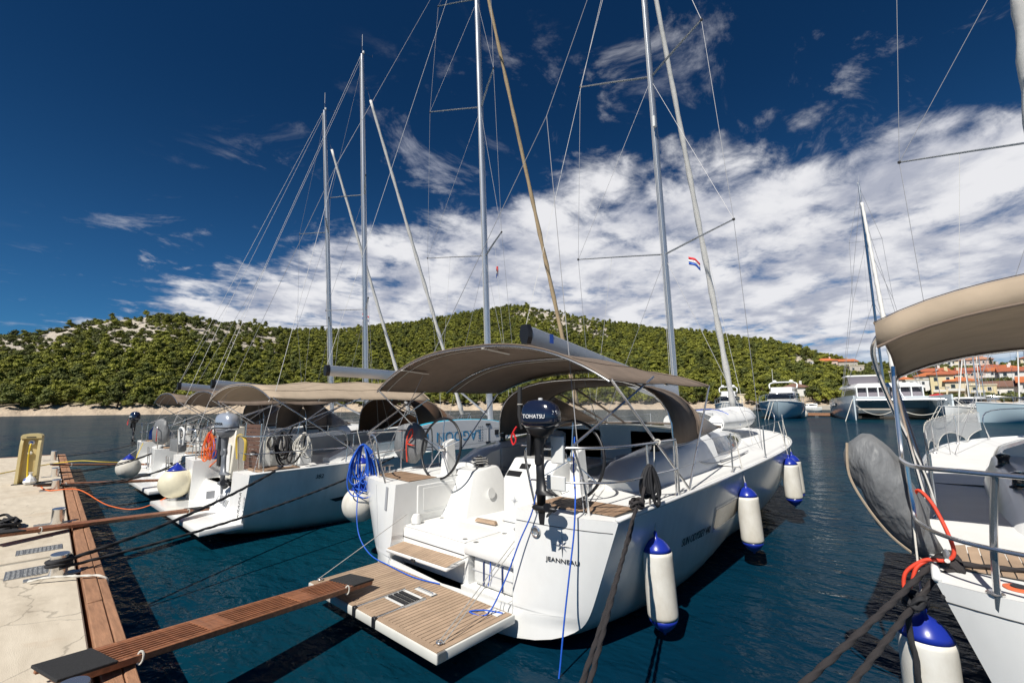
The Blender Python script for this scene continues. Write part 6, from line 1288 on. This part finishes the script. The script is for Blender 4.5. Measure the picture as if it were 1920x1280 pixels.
# ------------------------------------------------------------------ boats and pontoon across the basin
FG = 'boats moored across the basin'
def motor_yacht(loc, rz, L, B, label, hullm='hull_blue', fly=True, name='motor_yacht', cat='motor yacht', top='gelcoat', s=1.0):
    o = thing(name, label, cat, loc, rz, FG); h = Hull(L, B, 1.5 * s, 2.15 * s, .1, .1, .1); ys = stations(L, 16); rows = []
    for y in ys:
        q = h.sec(y, 10); rows.append([Vector((x, y, z)) for x, z in q] + [Vector((-x, y, z)) for x, z in reversed(q[:-1])])
    obj('hull', loft(rows, closed=False), hullm, o, smooth='all')
    obj('transom', (rows[0], [tuple(range(len(rows[0])))]), hullm, o)
    obj('deck', loft([[Vector((h.hb(y) * k, y, h.sh(y) + .03)) for k in (1.02, .5, 0, -.5, -1.02)] for y in ys], closed=False), 'gelcoat', o)
    mb = MB()
    for sd in (1, -1): mb += tube([Vector((sd * h.hb(y), y, h.sh(y))) for y in ys], .06, 6)
    obj('rub_rail', mb, 'gelcoat', o, smooth=True)
    w = B * .40
    def cab(y0, y1, y2, z0, z1, w0, w1, m, nme): return obj(nme, bevel(hexa([(-w0, y0, z0), (w0, y0, z0), (w0 * .8, y2, z0), (-w0 * .8, y2, z0)], [(-w1, y0 + .1, z1), (w1, y0 + .1, z1), (w1 * .8, y1, z1), (-w1 * .8, y1, z1)]), .1, 2), m, o, smooth=True)
    z0 = h.sh(L * .4) - .05
    cab(L * .14, L * .5, L * .82, z0, z0 + .75 * s, w, w * .9, top, 'foredeck_house'); c = cab(L * .12, L * .44, L * .62, z0 + .6 * s, z0 + 1.75 * s, w * .95, w * .82, top, 'cabin')
    obj('windscreen', bevel(hexa([(-w * .80, L * .46, z0 + .85 * s), (w * .80, L * .46, z0 + .85 * s), (w * .74, L * .618, z0 + .85 * s), (-w * .74, L * .618, z0 + .85 * s)], [(-w * .74, L * .4, z0 + 1.5 * s), (w * .74, L * .4, z0 + 1.5 * s), (w * .66, L * .50, z0 + 1.5 * s), (-w * .66, L * .50, z0 + 1.5 * s)]), .03), 'dark_glass', c)
    for sd in (-1, 1): obj('side_window', box(min(sd * w * .93, sd * w * .80), max(sd * w * .93, sd * w * .80), L * .16, L * .40, z0 + .9 * s, z0 + 1.45 * s), 'dark_glass', c)
    if fly:
        obj('flybridge', bevel(hexa([(-w * .8, L * .14, z0 + 1.75 * s), (w * .8, L * .14, z0 + 1.75 * s), (w * .6, L * .42, z0 + 1.75 * s), (-w * .6, L * .42, z0 + 1.75 * s)], [(-w * .85, L * .12, z0 + 2.3 * s), (w * .85, L * .12, z0 + 2.3 * s), (w * .6, L * .38, z0 + 2.3 * s), (-w * .6, L * .38, z0 + 2.3 * s)]), .08, 2), top, o, smooth=True)
        obj('radar_arch', tube(spline([(-w * .8, L * .13, z0 + 2.2 * s), (-w * .7, L * .10, z0 + 3.0 * s), (w * .7, L * .10, z0 + 3.0 * s), (w * .8, L * .13, z0 + 2.2 * s)], 5), .09, 8), top, o, smooth=True)
        for xx in (-.5, .5): obj('radar_dome', lathe([(.28, 0), (.3, .15), (.2, .32), (.001, .36)], 12, T(xx * w, L * .10, z0 + 3.05 * s)), 'white_plastic', o, smooth=True)
        obj('aerial', tube([(w * .6, L * .1, z0 + 3 * s), (w * .6, L * .08, z0 + 5 * s)], .02, 5), 'white_plastic', o)
    rail(o, [(-h.hb(L * .45), L * .45, h.sh(L * .5) + .75), (-h.hb(L * .8), L * .8, h.sh(L * .8) + .75), (0, L * .99, h.fb + .8), (h.hb(L * .8), L * .8, h.sh(L * .8) + .75), (h.hb(L * .45), L * .45, h.sh(L * .5) + .75)], .03, 'bow_rail')
    for t in (.55, .68, .8, .9):
        for sd in (1, -1): obj('rail_post', tube([(sd * h.hb(L * t) * .97, L * t, h.sh(L * t)), (sd * h.hb(L * t) * .97, L * t, h.sh(L * t) + .74)], .022, 5), 'stainless', o)
    for sd in (.4, .75): obj('anchor_line', tube([(sd, L * .97, h.fb - .1), (sd + .6, L + .9, -.1)], .035, 5), 'rope_white', o)
    return o
def small_yacht(loc, rz, L, B, zt, label, sail='sail', hullm='gelcoat_hull', spray='canvas_light'):
    o = thing('sailing_yacht', label, 'sailing yacht', loc, rz, FG); h = Hull(L, B, 1.15, 1.4, .1, .1, .15); hull_mesh(h, o, m=hullm, xo=B * .28, yck=L * .4)
    obj('cockpit_sole', box(-B * .28, B * .28, .1, L * .4, .7, .8), 'gelcoat_matte', o); coachroof(h, o, L * .4, L * .8, B * .33, .5, .5, .1); dodger(o, B * .32, L * .33, L * .46, 1.65, 2.6, spray, wf=B * .28)
    rig(o, L * .6, 1.6, zt, 1.5, [(zt * .38, B * .42, .5), (zt * .66, B * .36, .4)], (B * .42, L * .57, 1.25), (0, L - .1, 1.5), [(-1, .2, 1.2), (1, .2, 1.2)], sail, (2.6, (0, L * .2, 2.8), .16), mr=.10, wire=.012, split=(0, L * .1, zt * .4)); stanchions(h, o, [L * .1, L * .35, L * .55, L * .75]); pulpit(h, o, L * .86); return o
def catamaran(loc, rz, label):
    o = thing('catamaran', label, 'catamaran', loc, rz, FG); L, HB = 15.0, 3.6
    for sd in (1, -1):
        secs = []
        for t, w, zt in ((0, .75, 1.1), (.12, .95, 2.0), (.4, 1.0, 2.15), (.7, .85, 2.25), (.9, .45, 2.35), (1, .06, 2.4)): secs.append([Vector((sd * HB + x * w, t * L, z)) for x, z in ((1, zt), (1.02, zt * .6), (.85, .3), (.4, -.35), (-.4, -.35), (-.85, .3), (-1.02, zt * .6), (-1, zt))])
        obj('hull', loft(secs), 'hull_aqua', o, smooth=True)
        obj('hull_window', box(min(sd * HB + sd * .95, sd * HB + sd * 1.03), max(sd * HB + sd * .95, sd * HB + sd * 1.03), L * .35, L * .6, 1.35, 1.6), 'dark_glass', o)
        obj('bow_rail', tube(spline([(sd * (HB + .4), L * .78, 2.9), (sd * HB, L * .97, 3.05), (sd * (HB - .4), L * .9, 3.0)], 5), .03, 6), 'stainless', o)
        obj('bridle', tube(sag((sd * HB, L * .98, 1.6), (0, L * .86, 1.2), .9), .04, 5), 'rope_white', o)
        obj('mooring_rope', tube([(sd * HB, L * .97, 2.2), (sd * (HB + 1.2), L + 3, -.1)], .035, 5), 'rope_white', o)
    obj('bridge_deck', bevel(hexa([(-3.2, .8, .95), (3.2, .8, .95), (3.2, L * .72, 1.1), (-3.2, L * .72, 1.1)], [(-3.6, .6, 2.2), (3.6, .6, 2.2), (3.5, L * .74, 2.3), (-3.5, L * .74, 2.3)]), .1), 'hull_aqua', o, smooth=True)
    obj('crossbeam', tube([(-HB, L * .93, 1.95), (HB, L * .93, 1.95)], .12, 8), 'alu', o); obj('trampoline', box(-2.9, 2.9, L * .74, L * .92, 2.0, 2.04), 'seat_grey', o)
    sal = obj('saloon', bevel(hexa([(-3.2, 2.5, 2.2), (3.2, 2.5, 2.2), (2.9, L * .66, 2.25), (-2.9, L * .66, 2.25)], [(-3.0, 2.7, 3.25), (3.0, 2.7, 3.25), (2.6, L * .60, 3.25), (-2.6, L * .60, 3.25)]), .05), 'smoke_glass', o)
    for k in range(7): x = -2.7 + k * .9; obj('window_post', box(x - .05, x + .05, L * .61, L * .668, 2.22, 3.25), 'gelcoat', sal)
    obj('roof', bevel(hexa([(-3.5, 1.6, 3.25), (3.5, 1.6, 3.25), (3.0, L * .66, 3.25), (-3.0, L * .66, 3.25)], [(-3.2, 1.8, 3.65), (3.2, 1.8, 3.65), (2.4, L * .60, 3.75), (-2.4, L * .60, 3.75)]), .08, 2), 'gelcoat', o, smooth=True)
    fl = obj('flybridge_canopy', bevel(hexa([(-.2, 2.6, 4.6), (3.2, 2.6, 4.6), (3.1, 6.4, 4.6), (-.2, 6.4, 4.6)], [(-.1, 2.8, 4.78), (3.1, 2.8, 4.78), (3.0, 6.2, 4.78), (-.1, 6.2, 4.78)]), .06), 'gelcoat', o, smooth=True); obj('flybridge_screen', hexa([(-.1, 2.9, 3.7), (2.9, 2.9, 3.7), (2.9, 6.2, 3.7), (-.1, 6.2, 3.7)], [(0, 2.8, 4.6), (3.0, 2.8, 4.6), (3.0, 6.3, 4.6), (0, 6.3, 4.6)]), 'smoke_glass', fl)
    rig(o, 7.6, 3.7, 27, 1.2, [(13, 1.8, .3), (20, 1.5, .2)], (HB, 6.0, 2.3), (0, L * .93, 2.2), [(-HB, 5, 2.2), (HB, 5, 2.2)], 'sail', (5.6, (0, 2.4, 5.8), .22), mr=.18, genoa=(.24, .15), wire=.02, split=(0, 6.5, 25))
    obj('furling_frame', tube([(-.5, L * .93, 1.95), (0, L * .9, 3.4), (.5, L * .93, 1.95)], .05, 6), 'alu', o)
    return o
catamaran((-6.9, 101.5, 0), R(192), 'large white catamaran with flybridge moored across the basin').scale = (1.42,) * 3
motor_yacht((-19.2, 96, 0), R(188), 14, 5.0, 'white motor yacht with blue hull and radar domes facing the camera across the basin').scale = (1.3,) * 3
motor_yacht((-29.5, 98, 0), R(196), 12, 4.0, 'white flybridge motor boat left of the blue-hulled one, partly hidden by the furled genoa', 'gelcoat_hull').scale = (1.2,) * 3
motor_yacht((-27.0, 152, 0), R(110), 11, 3.8, 'black-hulled workboat with grey wheelhouse beyond the floating pontoon', 'black', False, 'work_boat', 'workboat', 'motor_grey', 1.0)
motor_yacht((-22.5, 158, 0), R(100), 7.5, 2.6, 'small white open motorboat right of the black workboat', 'gelcoat_hull', False, 'motor_boat', 'motorboat', 'gelcoat', .62)
motor_yacht((5.2, 88, 0), R(160), 10.5, 3.6, 'white cabin cruiser with dark enclosed cockpit right of the catamaran', 'gelcoat_hull', False, 'cabin_cruiser', 'motorboat', 'gelcoat', .9)
motor_yacht((15.6, 84, 0), R(120), 13, 4.2, 'blue motor yacht with long dark windows at the right edge beyond the net', 'hull_blue', False, 'motor_yacht', 'motor yacht', 'gelcoat', 1.1)
small_yacht((8.4, 92, 0), R(150), 11, 3.5, 16, 'white yacht with tan sprayhood and furled grey mainsail, right of the cabin cruiser')
small_yacht((6.2, 118, 0), R(175), 10.5, 3.4, 15, 'distant white yacht with bare mast in front of the yellow hotel')
small_yacht((9.0, 124, 0), R(170), 12, 3.7, 22, 'distant white yacht with tallest mast right of the hotel', 'sail')
small_yacht((12.5, 96, 0), R(160), 11.5, 3.6, 17, 'white yacht with blue-grey cover nearest the right edge marina')
fp = thing('floating_pontoon', 'low wooden floating pontoon between the blue motor yacht and the catamaran', 'pontoon', (-14, 100, 0), R(-8))
for k in range(5): obj('float', box(-7 + k * 3.2, -5 + k * 3.2, -1, 1, -.3, .35), 'concrete_dark', fp)
for k in range(14): obj('deck_board', box(-8 + k * 1.2, -6.85 + k * 1.2, -1.25, 1.25, .35, .55, .02), 'timber', fp)
obj('side_beam', box(-8, 8.8, -1.35, -1.25, .1, .6), 'timber', fp)
ball((-15.3, 88, .6), .8, 'big white mooring buoy at the bow of the blue motor yacht', (-15.3, 89, 1.9))
sb = thing('harbour_parasol', 'red parasol on the quay behind the catamaran', 'parasol', (2.6, 178, 1.3)); obj('canopy', lathe([(2.4, 2.4), (1.6, 2.9), (.1, 3.3)], 10), 'red', sb); obj('pole', tube([(0, 0, 0), (0, 0, 3.3)], .05, 6), 'white_plastic', sb)
db = motor_yacht((-212, 46, 0), R(75), 6.5, 2.2, 'tiny dark motorboat moored off the rocky shore at the far left', 'hull_blue', False, 'motor_boat', 'motorboat', 'ink_navy', .55)
